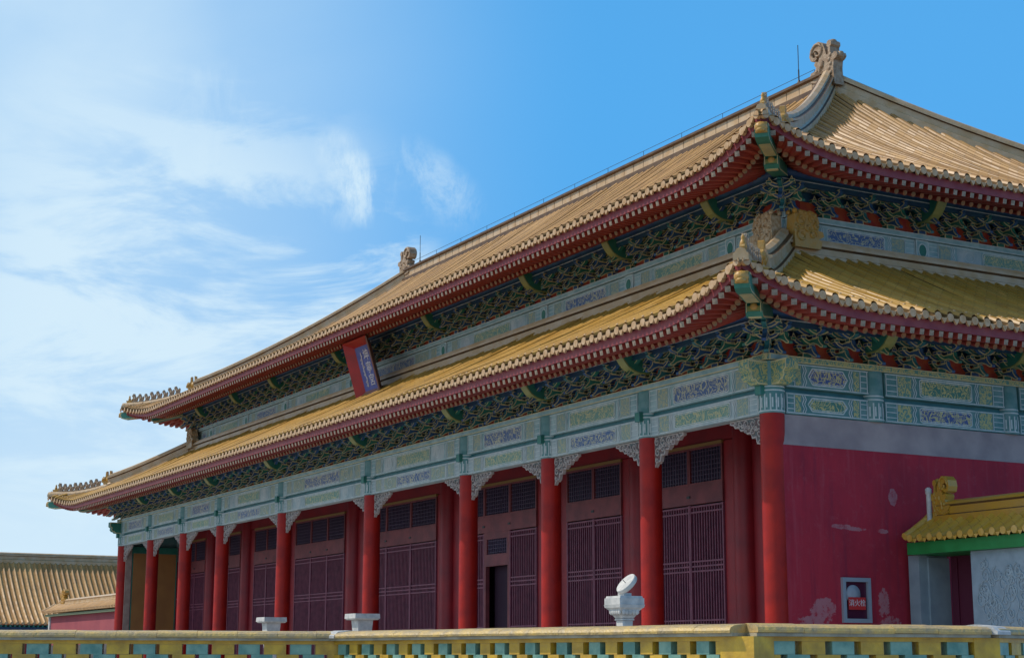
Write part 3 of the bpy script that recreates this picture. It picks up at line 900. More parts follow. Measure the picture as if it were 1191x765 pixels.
todo = {'bracket_set': [], 'flying_rafter': [], 'eave_rafter': []}
def stations(marks, per):
    r = []
    for i in range(len(marks) - 1):
        n = per[i]
        for k in range(n): r.append(marks[i] + (marks[i + 1] - marks[i]) * k / n)
    return r + [marks[-1]]
FR = [-c for c in CX]
per_f = [5, 5, 5, 7, 8, 7, 5, 5, 5]
per_s = [3, 4, 7, 4, 3]
for lv, z0, isup in ((LOW, ZP1, 0), (TOP, ZP2, 1)):
    for sd_ in ('front', 'right', 'left'):
        S = lv.S[sd_]
        st = stations(FR if sd_ == 'front' else CY, per_f if sd_ == 'front' else per_s)
        if isup:
            st = [x - US for x in st]
            st = [0.0] + [x for x in st if .5 < x < S.L - .5] + [S.L]
        for i, x in enumerate(st):
            corner = i in (0, len(st) - 1)
            if corner and sd_ != 'front': continue
            o_ = Vector((S.o.x, S.o.y))
            if corner:
                o_ = (S.o + (-S.a if i == 0 else S.a)).normalized()
                todo['bracket_set'].append((frame_m(S.P(x, 0, z0), o_) @ Matrix.Diagonal((1.0, 1.42, 1.02, 1)), BRACK[0], BR))
                a_ = S.a if i == 0 else -S.a
                for v_, off in ((S.o, Vector((0, 0))), (-a_, Vector((0, 0)))):
                    todo['bracket_set'].append((frame_m(S.P(x, 0, z0 + .004), v_), BRACK[1], BR))
                continue
            todo['bracket_set'].append((frame_m(S.P(x, 0, z0), o_), BRACK[i % 2], BR))
        # rafters fan out towards the corners
        n = int(round((S.L + 2 * OT - .5) / .262))
        for i in range(n + 1):
            s_ = -OT + .25 + (S.L + 2 * OT - .5) * i / n
            d = min(s_ + OT, S.L + OT - s_)
            if d < .42: continue
            near0 = s_ < S.L / 2
            k = max(0, 1 - d / 3.6)
            ang = math.radians(43) * k * (1 if near0 else -1)
            ax = -S.a
            dv = S.o * math.cos(ang) + ax * math.sin(ang)
            e = lv.eo(d); u = lv.up(d)
            end = S.P(s_, e - .13, lv.zd - .165 - .067 + u)
            todo['flying_rafter'].append((frame_m(end, dv) @ Matrix.Rotation(-math.atan(.24 - .12 * k), 4, 'X'), FLY, FLY_B))
            end2 = S.P(s_ - (dv.dot(S.a)) * .85, e - .13 - .83 * math.cos(ang), lv.zd + .0 - .145 + u * .8)
            todo['eave_rafter'].append((frame_m(end2, dv) @ Matrix.Rotation(-math.atan(.43 - .2 * k), 4, 'X'), EAV, EAV_B))
MLIST = {'bracket_set': [BLUE, TEAL, CREAM], 'flying_rafter': [RAFTER, RAFT_END, RAFT_END], 'eave_rafter': [RAFTER, RAFT_END2, TEAL]}
def seen_key(it):
    return (it[0].translation - CAM).length
for nm, lst in todo.items():
    # the hundred that show largest are parts of their own, the rest one part
    def in_view(it):
        p = it[0].translation - CAM
        z_ = p.dot(fwd)
        return z_ > 0 and abs(p.dot(rgt) / z_) * FPX < 610 and abs(p.dot(upv) / z_) * FPX < 400
    lst.sort(key=lambda it: (0 if in_view(it) else 1, seen_key(it)))
    for it in lst[:100]:
        inst(nm, it[1], hall, it[0])
    rest = MB()
    for it in lst[100:]:
        rest.add(it[2], it[0])
    o = rest.build(nm + '_rows', MLIST[nm], hall)
    o['kind'] = 'stuff'

# panels behind the brackets, plates, eave purlins, boards
for lv, z0 in ((LOW, ZP1), (TOP, ZP2)):
    for sd_ in ('front', 'right', 'left'):
        S = lv.S[sd_]
        e_ = 0.0
        def bx(mb, s0, s1, o0, o1, za, zb, m=0, border=None, bm=1):
            p = S.P(s0, o0, za)
            mb.obox(p, S.P(s1, o0, za) - p, S.P(s0, o1, za) - p, Vector((0, 0, zb - za)), m, border, bm)
        mb = MB()
        bx(mb, .02, S.L - .02, -.14, -.06, z0 + .003, z0 + .40, 0)
        mb.build('bracket_panel', [PANELRED], hall)
        mb = MB()
        bx(mb, .02, S.L - .02, -.145, -.055, z0 + .403, z0 + 1.3, 0)
        for k, o_ in enumerate((0.0, .22)):
            bx(mb, -o_ + .02, S.L + o_ - .02, o_ - .035, o_ + .035, z0 + .635 - .02 * k, z0 + .80, k % 2, .02, 2)
        bx(mb, -.53, S.L + .53, .50, .57, z0 + .55, z0 + .80, 0)
        bx(mb, -.5, S.L + .5, .571, .576, z0 + .665, z0 + .685, 2)
        mb.build('bracket_tie', [NAVYB, TEAL, WHITEL], hall)
        mb = MB()
        P0, P1 = S.P(-.62, .56, z0 + .86), S.P(S.L + .62, .56, z0 + .86)
        mb.tube([P0 + (P1 - P0) * k / 6 for k in range(7)], .115, 10, 0)
        mb.build('eave_purlin', [BLUE], hall)

# beam heads thrust out above each column; corner beams
def head_mesh():
    mb = MB()
    poly = [(-.2, 0.02), (.28, 0.02), (.42, .06), (.56, .16), (.66, .30), (.74, .46), (.74, .60), (-.2, .60)]
    mb.prism(poly, lambda u, v, w_: Vector((w_, u, v)), -.15, .15, 0, .03, 1, 1)
    return mb.mesh('beam_head', [GREEN, GILTY])
HEAD = head_mesh()
for lv, z0, isup in ((LOW, ZP1, 0), (TOP, ZP2, 1)):
    for sd_ in ('front', 'right', 'left'):
        S = lv.S[sd_]
        marks = (FR if sd_ == 'front' else CY)[1:-1]
        for x in marks:
            if isup: x -= US
            if x < .4 or x > S.L - .4: continue
            inst('beam_head', HEAD, hall, frame_m(S.P(x, 0.02, z0 + .24), S.o) @ Matrix.Diagonal((.95, 1.16, .92, 1)))
def corner_beam_mesh():
    mb = MB()
    lower = [(-.4, .40), (1.5, .03), (2.05, -.08), (2.2, -.08), (2.3, .0), (2.27, .12), (2.22, .20), (-.4, .70)]
    mb.prism(lower, lambda u, v, w_: Vector((w_, u, v)), -.17, .17, 0, .03, 1, 0)
    upper = [(1.7, .21), (2.3, .17), (3.6, .10), (3.78, .14), (3.84, .30), (3.80, .44), (1.7, .62)]
    mb.prism(upper, lambda u, v, w_: Vector((w_, u, v)), -.15, .15, 0, .03, 1, 0)
    for k in range(11):                      # stripes across the soffit, gilt flower on the lower end
        u = 2.36 + k * .095
        v = .17 - (u - 2.3) / 1.3 * .07 - .004
        mb.face([Vector((x, y, v + (y - u) * -.054)) for x, y in ((-.125, u), (.125, u), (.125, u + .072), (-.125, u + .072))], 1)
    for x_ in (-.15, .135): mb.box(x_, x_ + .015, 2.318, 2.325, -.02, .18, 1)
    mb.ball((0, 2.30, .09), .085, 3, 8, (1, .35, 1))
    mb.box(-.13, .13, 2.05, 2.19, -.092, -.081, 1)
    mb.face([Vector(p) for p in ((-.13, 2.325, .0), (.13, 2.325, .0), (.13, 2.29, .11), (-.13, 2.29, .11))], 2)
    mb.ball((0, 3.86, .34), .15, 3, 10, (1, .8, .8)); mb.ball((0, 3.92, .26), .09, 3, 8, (1.2, .8, .6))
    mb.box(-.13, .13, 3.60, 3.86, .22, .45, 3)
    return mb.mesh('corner_beam', [GREEN, CREAM, GILTY, BEAST])
CBEAM = corner_beam_mesh()
for lv, z0 in ((LOW, ZP1), (TOP, ZP2)):
    for sd_, end in (('front', 0), ('front', 1), ('back', 0), ('back', 1)):
        S = lv.S[sd_]
        dv = (S.o + (-S.a if end == 0 else S.a)).normalized()
        Mx = frame_m(S.P(0 if end == 0 else S.L, 0, lv.zd - .06), dv)
        inst('corner_beam', CBEAM, hall, Mx @ Matrix.Diagonal((1, 1.05, 1, 1)))

# ------------------------------------------------------------------ painted beams
def paint_face(mb, P, s0, s1, za, zb, scheme):
    """painted bands laid on a beam face; P(s, lift, z)"""
    def q(a, b, c, d, m, lift=.004): mb.face((P(a, lift, c), P(b, lift, c), P(b, lift, d), P(a, lift, d)), m)
    def poly(pts, m, lift=.006): mb.face([P(a, lift, c) for a, c in pts], m)
    Lb, H = s1 - s0, zb - za
    # mats: 0 base, 1 line, 2 blue dragon, 3 green dragon, 4 floral, 5 pale
    def line(pts, wd, m=1, lift=.012):
        for (a, c), (b, d) in zip(pts[:-1], pts[1:]):
            n = Vector((-(d - c), b - a)); n.normalize(); n *= wd / 2
            mb.face([P(a - n.x, lift, c - n.y), P(b - n.x, lift, d - n.y), P(b + n.x, lift, d + n.y), P(a + n.x, lift, c + n.y)], m)
    lw = .023
    line([(s0, za + .03), (s1, za + .03)], lw); line([(s0, zb - .03), (s1, zb - .03)], lw)
    big = Lb > 3
    wide = Lb > 5
    capw = .34 if big else .22
    for sg, e in ((1, s0), (-1, s1)):
        X = lambda t: e + sg * t
        line([(X(.03), za + .03), (X(.03), zb - .03)], lw)
        line([(X(capw), za + .03), (X(capw), zb - .03)], lw)
        for k in range(1, 4):
            line([(X(.03), za + H * k / 4), (X(capw), za + H * k / 4)], lw * .8)
        x1 = capw + (.42 if big else .18)
        a, b = sorted((X(capw + .03), X(x1)))
        q(a, b, za + .05, zb - .05, 4)
        for off in (0.03, .09):
            z_ = [(X(x1 + off + (.05 if k % 2 else 0)), za + .03 + (H - .06) * k / 4) for k in range(5)]
            line(z_, lw)
        if wide:
            a, b = sorted((X(x1 + .22), X(x1 + .22 + .14 * Lb)))
            q(a, b, za + .06, zb - .06, 4 if scheme else 5)
            c_ = (a + b) / 2; zc = (za + zb) / 2; r_ = H * .26
            pts = [(c_ + r_ * 1.3 * math.cos(2 * PI * k / 12), zc + r_ * math.sin(2 * PI * k / 12)) for k in range(13)]
            line(pts, lw * .8)
            edge = x1 + .22 + .14 * Lb + .06
        else:
            edge = x1 + (.24 if big else .18)
        if sg == 1: ea = X(edge)
        else: eb = X(edge)
    zc = (za + zb) / 2
    t_ = min(.12, H * .25)
    pn = [(ea, zc), (ea + t_, za + .09), (eb - t_, za + .09), (eb, zc), (eb - t_, zb - .09), (ea + t_, zb - .09)]
    if big:
        pn = [(ea, za + .10), (ea + .06, za + .07), (eb - .06, za + .07), (eb, za + .10), (eb, zb - .10), (eb - .06, zb - .07), (ea + .06, zb - .07), (ea, zb - .10)]
    poly(pn, 2 if scheme else 3)
    line(pn + [pn[0]], lw * 1.2)
    line([(a + (.045 if a < (ea + eb) / 2 else -.045), c + (.035 if c < zc else -.035)) for a, c in pn + [pn[0]]], lw * .6)

def painted_beam(name, S, s0, s1, za, zb, o0, o1, scheme, base):
    mb = MB()
    p = S.P(s0, o0, za)
    mb.obox(p, S.P(s1, o0, za) - p, S.P(s0, o1, za) - p, Vector((0, 0, zb - za)), 0)
    paint_face(mb, lambda s_, l, z: S.P(s_, o1 + l, z), s0, s1, za, zb, scheme)
    return mb.build(name, [base, WHITEL, DRAGON_B, DRAGON_G, FLORAL, PALE2] if base is not FADTEAL else [base, WHITEL, DRAGON_B2, DRAGON_G2, FLORAL2, FLORAL2], hall)
rc = .24
for sd_ in ('front', 'right', 'left'):
    S = LO[sd_]
    mk = FR if sd_ == 'front' else CY
    for i in range(len(mk) - 1):
        a, b = mk[i] + rc, mk[i + 1] - rc
        fr = sd_ == 'front'
        painted_beam('architrave', S, a, b, 6.99, 7.52, -.17, .17 if fr else .2, i % 2 == 0, PALE if fr else FADTEAL)
        painted_beam('lintel', S, a, b, HC + .01, 6.89, -.14, .15 if fr else .17, i % 2 == 1, PALE2 if fr else FADTEAL)
    mb = MB()
    p = S.P(.2, -.08, 6.89)
    mb.obox(p, S.P(S.L - .2, -.08, 6.89) - p, S.P(.2, .07, 6.89) - p, Vector((0, 0, .10)), 0)
    mb.build('gap_board', [TEAL], hall)
    mb = MB()
    p = S.P(-.3, -.24, 7.525)
    mb.obox(p, S.P(S.L + .3, -.24, 7.525) - p, S.P(-.3, .24, 7.525) - p, Vector((0, 0, ZP1 - 7.525)), 0, .02, 1)
    mb.build('bracket_plate', [PALE if sd_ == 'front' else FLORAL2, CREAM], hall)
for sd_ in ('front', 'right', 'left'):
    S = UP[sd_]
    mk = [0] + [x - US for x in (FR if sd_ == 'front' else CY)[1:-1] if x - US > 1] + [S.L]
    if mk[-1] - mk[-2] < 1.5: mk.pop(-2)
    for i in range(len(mk) - 1):
        painted_beam('architrave', S, mk[i] + .2, mk[i + 1] - .2, 11.08, 11.56, -.2, .06, i % 2 == 0, PALE)
        mb = MB()
        c = mk[i + 1]
    for c in mk:
        mb = MB()
        p = S.P(c - .2, -.2, 11.02)
        mb.obox(p, S.P(c + .2, -.2, 11.02) - p, S.P(c - .2, .1, 11.02) - p, Vector((0, 0, .54)), 0, .025, 1)
        mb.face([S.P(c + .15 * math.cos(2 * PI * k / 14), .106, 11.30 + .19 * math.sin(2 * PI * k / 14)) for k in range(14)], 1)
        mb.face([S.P(c + .12 * math.cos(2 * PI * k / 14), .11, 11.30 + .155 * math.sin(2 * PI * k / 14)) for k in range(14)], 2)
        mb.build('painted_post', [PALE, WHITEL, GREEN], hall)
    mb = MB()
    p = S.P(-.2, -.2, 11.565)
    mb.obox(p, S.P(S.L + .2, -.2, 11.565) - p, S.P(-.2, .16, 11.565) - p, Vector((0, 0, ZP2 - 11.565)), 0, .02, 1)
    mb.build('bracket_plate', [PALE, WHITEL], hall)

# fist-shaped beam ends past the corner columns
fist = [(0, 0), (.28, 0), (.36, .08), (.40, .06), (.48, .16), (.46, .24), (.54, .30), (.54, .50), (0, .50)]
for cx_, v_ in ((0, (1, 0)), (-LX, (-1, 0)), (0, (0, -1)), (-LX, (0, -1))):
    mb = MB()
    mb.prism(fist, lambda u, v, w_: frame_m((cx_, 0, 7.0), v_) @ Vector((w_, u + .18, v)), -.16, .16, 0, .03, 1, 0)
    mb.build('beam_end', [GREEN if cx_ < -1 else FLORAL2, CREAM], hall)

# ------------------------------------------------------------------ columns with capitals and carved brackets
def column_mesh(r=.26):
    mb = MB()
    n = 28
    mb.lathe((0, 0, 0), [(r * 1.03, .12), (r * 1.01, 2.5), (r, HC)], n, 0)
    return mb.mesh('column', [COLRED])
def capital_mesh(r=.26):
    mb = MB()
    mb.lathe((0, 0, HC), [(r + .004, 0), (r + .012, .02), (r + .012, .57), (r + .004, 1.10)], 28, 0)
    for k in range(14):                      # painted lotus strokes
        for j in range(2):
            a0 = 2 * PI * (k + .2 + .35 * j) / 14; a1 = a0 + .12
            z0, z1 = HC + .06 + .05 * j, HC + .40 - .08 * j
            R = r + .018
            mb.face([Vector((R * math.cos(a), R * math.sin(a), z)) for a, z in ((a0, z0), (a1, z0), (a1, z1), (a0, z1))], 1)
    for z in (.03, .46, .54):
        mb.lathe((0, 0, HC + z), [(r + .014, 0), (r + .02, .008), (r + .02, .022), (r + .014, .03)], 28, 1)
    return mb.mesh('capital', [FADTEAL, WHITEL])
def base_mesh(r=.26):
    mb = MB()
    mb.lathe((0, 0, 0), [(.44, -.02), (.44, .05), (.36, .12), (.30, .13)], 24, 0)
    return mb.mesh('column_base', [STONE])
def tenon_mesh():
    mb = MB()
    mb.box(-.10, .10, .2, .36, 6.80, 7.02, 0, .015, 1)
    return mb.mesh('tenon_block', [GREEN, TEAL])
CM, CAPM, CBM, TEN = column_mesh(), capital_mesh(), base_mesh(), tenon_mesh()

def carved_mesh(sg):
    """openwork bracket under the lintel: scalloped outline, raised scrolls on both faces"""
    mb = MB()
    out_ = [(0, 0), (1.18, 0), (1.18, -.07), (1.06, -.10), (1.0, -.17), (.88, -.16), (.80, -.25), (.66, -.24), (.58, -.34), (.46, -.33), (.40, -.45), (.28, -.44), (.24, -.58), (.10, -.60), (0, -.72)]
    mb.prism(out_, lambda u, v, w_: Vector((sg * (u + .24), w_, v)), -.045, .045, 0, .03, 1, 1)
    rng = random.Random(4)
    for sy in (-.05, .05):
        for (u, v, r) in ((.12, -.12, .10), (.14, -.36, .11), (.36, -.13, .11), (.36, -.30, .09), (.58, -.12, .10), (.60, -.23, .07), (.80, -.11, .08), (.98, -.08, .06), (.12, -.54, .07), (.24, -.24, .06), (.48, -.2, .05), (.7, -.16, .05)):
            ph = rng.uniform(0, 6)
            p = [Vector((sg * (u + .24 + r * (1 - a / 11) * math.cos(a + ph)), sy, v + r * (1 - a / 11) * math.sin(a + ph))) for a in [k * .7 for k in range(13)]]
            mb.tube(p, .018, 5, 1, False)
    return mb.mesh('carved_bracket', [CARVE_BK, CARVE])
CARV = {1: carved_mesh(1), -1: carved_mesh(-1)}
for i, x in enumerate(CX):
    Mx = frame_m((x, 0, 0), (0, -1))
    c = inst('column', CM, hall, Mx)
    inst('capital', CAPM, c, Mx)
    inst('column_base', CBM, c, Mx)
    inst('tenon_block', TEN, c, Mx)
    for sg in (-1, 1):
        if (i == 0 and sg == -1) or (i == len(CX) - 1 and sg == 1): continue
        inst('carved_bracket', CARV[sg], c, Mx @ Matrix.Translation((0, 0, HC)))
for y in CY[1:]:
    for x, ov in ((0, (1, 0)), (-LX, (-1, 0))):
        Mx = frame_m((x, y, 0), ov)
        inst('capital', CAPM, hall, Mx)
# inner row of columns along the shopfront-like wall
YI = 2.71
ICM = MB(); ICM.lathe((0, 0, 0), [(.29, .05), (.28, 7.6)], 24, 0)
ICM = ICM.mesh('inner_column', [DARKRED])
for x in CX[1:-1]:
    inst('inner_column', ICM, hall, frame_m((x, YI, 0), (0, -1)))

# ------------------------------------------------------------------ walls
mb = MB()
def side_wall(x_out, sgn):
    """brick gable wall: vertical to 5.78 then a sloping plaster shoulder up to the beams"""
    mbw = MB()
    poly = [(-.35, 0), (.25, 0), (.25, 5.76), (-.35, 5.76)]
    mbw.prism(poly, lambda u, v, w_: Vector((x_out + sgn * u, w_, v)), 0.06, LY, 0)
    o = mbw.build('gable_wall', [WALLRED], hall)
    mbs = MB()
    poly = [(-.34, 5.763), (.248, 5.763), (.235, 5.84), (.14, HC), (-.13, HC), (-.34, 5.84)]
    mbs.prism(poly, lambda u, v, w_: Vector((x_out + sgn * u, w_, v)), 0.065, LY - .005, 0)
    mbs.build('plaster_shoulder', [GREYWASH], o)
    return o
side_wall(0.0, 1)
side_wall(-LX, -1)
mb = MB()
mb.box(-LX + .37, -.37, LY - .4, LY, 0, 7.5, 0)
mb.build('back_wall', [WALLRED], hall)
mb = MB()
mb.box(-LX + US + .05, -US - .05, US + .2, US + .5, 7.9, 12.9)
mb.box(-LX + US + .05, -US - .05, LY - US - .3, LY - US, 7.9, 12.9)
mb.box(-US - .5, -US - .2, US + .5, LY - US - .3, 7.9, 12.9)
mb.box(-LX + US + .2, -LX + US + .5, US + .5, LY - US - .3, 7.9, 12.9)
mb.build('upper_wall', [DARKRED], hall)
mb = MB()
mb.box(-LX + .36, -.36, .25, LY - .45, 7.53, 7.60)
mb.build('porch_ceiling', [TEAL], hall)
mb = MB()
mb.box(-LX - 1.3, 1.3, -1.6, LY + 1.3, .004, .10)
mb.build('stone_plinth', [GREYST], hall)
# porch end wall at the far end: ochre field framed in green
mb = MB()
for a, b in ((.32, 1.36), (1.42, 2.45)):
    mb.box(-LX + .352, -LX + .365, a, b, .5, 6.1, 0)
    for y_ in (a, b - .05): mb.box(-LX + .352, -LX + .372, y_, y_ + .05, .5, 6.1, 1)
mb.box(-LX + .352, -LX + .375, .3, 2.46, 6.1, 6.4, 1)
mb.box(-LX + .30, -LX + .36, .03, .30, .2, 6.4, 2)
mb.build('ochre_panel', [OCHRE, GREEN, mat('pale_brick_end', (0.40, 0.30, 0.24), 0.8, (0.30, 0.2, 0.17), 3)], hall)

# ------------------------------------------------------------------ doors and transoms between the inner columns
leafs = {}
def leaf_mesh(wd):
    k = round(wd, 2)
    if k in leafs: return leafs[k]
    mb = MB()
    z0, z1 = .35, 5.16
    mb.box(0, wd, .03, .06, z0, z1, 0)
    for a, b in ((0, .05), (wd - .05, wd)): mb.box(a, b, -.03, .03, z0, z1, 1)
    for z in (z0, .9, 2.20, 2.32, 3.52, 3.64, 3.76, 4.98, 5.12): mb.box(.052, wd - .052, -.02, .028, z - .02, z + .02, 1)
    n = int((wd - .1) / .105)
    for i in range(1, n):
        x = .05 + (wd - .1) * i / n
        mb.box(x - .014, x + .014, -.008, .026, z0 + .03, z1 - .03, 2)
    leafs[k] = mb.mesh('door_leaf', [DOORBACK, DOORBAR, DOORBAR])
    return leafs[k]
trs = {}
def transom_mesh(wd, z0, z1):
    k = (round(wd, 2), z0)
    if k in trs: return trs[k]
    mb = MB()
    mb.box(0, wd, .03, .05, z0, z1, 0)
    for a, b in ((0, .05), (wd - .05, wd)): mb.box(a, b, -.03, .03, z0, z1, 2)
    for z in (z0 + .025, z1 - .025): mb.box(.051, wd - .051, -.03, .03, z - .025, z + .025, 2)
    n = int(wd / .11); m_ = int((z1 - z0) / .11)
    for i in range(1, n):
        x = wd * i / n
        mb.box(x - .008, x + .008, .0, .028, z0 + .05, z1 - .05, 1)
    for i in range(1, m_):
        z = z0 + (z1 - z0) * i / m_
        mb.box(.05, wd - .05, .003, .026, z - .008, z + .008, 1)
    trs[k] = mb.mesh('transom_window', [NAVY, LATT, BOARD])
    return trs[k]
def at_wall(nm, me, x_right):
    # local x runs to the left along the facade (-x), local y outwards
    return inst(nm, me, hall, Matrix(((-1, 0, 0, x_right), (0, 1, 0, YI), (0, 0, 1, 0), (0, 0, 0, 1))))
mbw = MB(); mbt = MB()
for i in range(len(CX) - 1):
    xr, xl = CX[i], CX[i + 1]
    wb = xr - xl
    mg = .86
    nleaf = 2 if wb < 5 else 3
    a, b = xr - mg, xl + mg
    # side boards, rails, header
    mbw.box(a + .003, xr, YI + .02, YI + .14, .1, 6.66, 0)
    mbw.box(xl, b - .003, YI + .02, YI + .14, .1, 6.66, 0)
    mbw.box(b, a, YI - .03, YI + .12, .1, .33, 1)
    mbw.box(b, a, YI - .04, YI + .12, 5.18, 5.66, 1)
    mbw.box(b, a, YI - .04, YI + .12, 6.60, 6.68, 2)
    mbw.box(xl, xr, YI + .0, YI + .14, 6.683, 7.52, 0)
    for k_ in range(1, nleaf):
        xd = a - (a - b) * k_ / nleaf
        mbw.box(xd - .07, xd + .07, YI - .06, YI - .041, 5.34, 5.40, 3)
    lw_ = (a - b) / nleaf
    for k_ in range(nleaf):
        x_ = a - lw_ * k_
        if i == 3 and k_ == 1:
            # the doorway: frame, small lattice light above, dark inside
            mbw.box(x_ - lw_ + .10, x_ - .10, YI + .30, YI + .33, .33, 4.15, 4)
            mbw.box(x_ - .12, x_ - .002, YI - .03, YI + .1, .33, 5.178, 1)
            mbw.box(x_ - lw_ + .002, x_ - lw_ + .12, YI - .03, YI + .1, .33, 5.178, 1)
            mbw.box(x_ - lw_ + .123, x_ - .123, YI - .03, YI + .1, 4.15, 4.46, 1)
            mbw.box(x_ - lw_ + .123, x_ - .123, YI - .03, YI + .1, 5.02, 5.178, 1)
            at_wall('transom_window', transom_mesh(lw_ - .25, 4.46, 5.02), x_ - .125)
        elif i in (0, 7, 8) and False:
            pass
        else:
            at_wall('door_leaf', leaf_mesh(lw_ - .012), x_ - .006)
        at_wall('transom_window', transom_mesh(lw_ - .012, 5.663, 6.597), x_ - .006)
mbw.build('door_wall', [DARKRED, BOARD, mat('thin_gilt_line', (0.30, 0.16, 0.05), 0.5), IRON, DARK], hall)
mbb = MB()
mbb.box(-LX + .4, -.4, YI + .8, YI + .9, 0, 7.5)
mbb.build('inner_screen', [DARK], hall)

# ------------------------------------------------------------------ name board
def text_mesh(body, size, depth=.0):
    cu = bpy.data.curves.new('t', 'FONT')
    cu.body = body; cu.size = size; cu.align_x = 'CENTER'; cu.align_y = 'CENTER'; cu.extrude = depth
    ob = bpy.data.objects.new('t', cu)
    COL.objects.link(ob)
    dg = bpy.context.evaluated_depsgraph_get()
    me = bpy.data.meshes.new_from_object(ob.evaluated_get(dg))
    bpy.data.objects.remove(ob)
    return me
plq = thing('name_board', 'red framed blue name board hanging under the upper eaves at mid facade', 'sign', (XC + .25, 1.75, 10.15))
TB = math.radians(17)
PB = Matrix.Translation((XC + .25, 1.62, 10.14)) @ Matrix.Rotation(PI, 4, 'Z') @ Matrix.Rotation(-TB, 4, 'X')     # x to the left, y out, z up along the board
def pb(u, o, v): return PB @ Vector((u, o, v))
hw, hh, fl, od = .62, 1.86, .34, .26
mb = MB()
mb.obox(pb(-hw, -.06, .32), pb(hw, -.06, .32) - pb(-hw, -.06, .32), pb(-hw, .0, .32) - pb(-hw, -.06, .32), pb(-hw, -.06, hh) - pb(-hw, -.06, .32), 0)
mb.build('board_face', [PLAQUE_BLUE], plq)
def flange(pts, m_):
    mb = MB()
    A = [pb(*p) for p in pts]
    nrm = (A[1] - A[0]).cross(A[3] - A[0]).normalized() * .05
    mb.idx(A + [a - nrm for a in A], [(0, 1, 2, 3), (7, 6, 5, 4), (0, 4, 5, 1), (1, 5, 6, 2), (2, 6, 7, 3), (3, 7, 4, 0)], 0)
    return mb.build('board_border', [m_], plq)
zb_, zt_ = .32, hh
flange([(hw, 0, zb_), (hw, 0, zt_), (hw + fl, od, zt_ + .25), (hw + fl, od, zb_ - .25)], PLAQUE_RED)
flange([(-hw, 0, zt_), (-hw, 0, zb_), (-hw - fl, od, zb_ - .25), (-hw - fl, od, zt_ + .25)], PLAQUE_SIDE)
flange([(hw, 0, zt_), (-hw, 0, zt_), (-hw - fl, od, zt_ + .25), (hw + fl, od, zt_ + .25)], PLAQUE_RED)
flange([(-hw, 0, zb_), (hw, 0, zb_), (hw + fl, od, zb_ - .25), (-hw - fl, od, zb_ - .25)], PLAQUE_SIDE)
# Chinese column on the right, Manchu column on the left, both reading downwards
TM = PB @ Matrix(((-1, 0, 0, 0), (0, 0, 1, .012), (0, 1, 0, 0), (0, 0, 0, 1)))
mbt = MB()
try:
    for k, ch in enumerate('坤寧宮'):
        me = text_mesh(ch, .44, .006)
        t_ = MB()
        t_.idx([tuple(v.co) for v in me.vertices], [tuple(p.vertices) for p in me.polygons])
        mbt.add(t_, TM @ Matrix.Translation((.17, hh - .36 - k * .44, 0)))
except Exception:
    pass
for col_ in range(1):
    pth = [pb(.24 + .03 * math.sin(7 * z_), .014, z_) for z_ in [hh - .2 - .06 * k for k in range(21)]]
    mbt.tube(pth, .022, 5)
    for k in range(9):
        z_ = hh - .28 - k * .13
        mbt.tube([pb(.24, .014, z_), pb(.24 + (.10 if k % 3 else -.09), .014, z_ - .05), pb(.24 + (.05 if k % 2 else -.02), .014, z_ - .09)], .018, 5)
mbt.build('inscription', [GILT], plq)

# ------------------------------------------------------------------ lightning rods and cable
for x, n_ in ((XC + RIDGE_HALF - 1.35, 'thin lightning rod on the ridge near the right dragon'), (XC - RIDGE_HALF + 1.3, 'thin lightning rod on the ridge near the left dragon')):
    mb = MB()
    mb.tube([(x, YR, zr + .58), (x, YR, zr + 1.1)], .022, 6); mb.tube([(x, YR, zr + 1.1), (x, YR, zr + 1.9)], .013, 6)
    mb.lathe((x, YR, zr + .62), [(.08, 0), (.05, .08), (.03, .14)], 8)
    tag(mb.build('lightning_rod', [IRON]), n_, 'lightning rod', 'lightning rods on the roof')
mb = MB()
pts = [Vector((XC - RIDGE_HALF + .6 + (2 * RIDGE_HALF - 1.2) * k / 24, YR, zr + .86)) for k in range(25)]
mb.tube(pts, .009, 5)
for k in range(0, 25, 2):
    mb.tube([pts[k], pts[k] - Vector((0, 0, .25))], .009, 5)
tag(mb.build('lightning_cable', [IRON]), 'thin conductor cable strung on pins along the main ridge', 'cable')

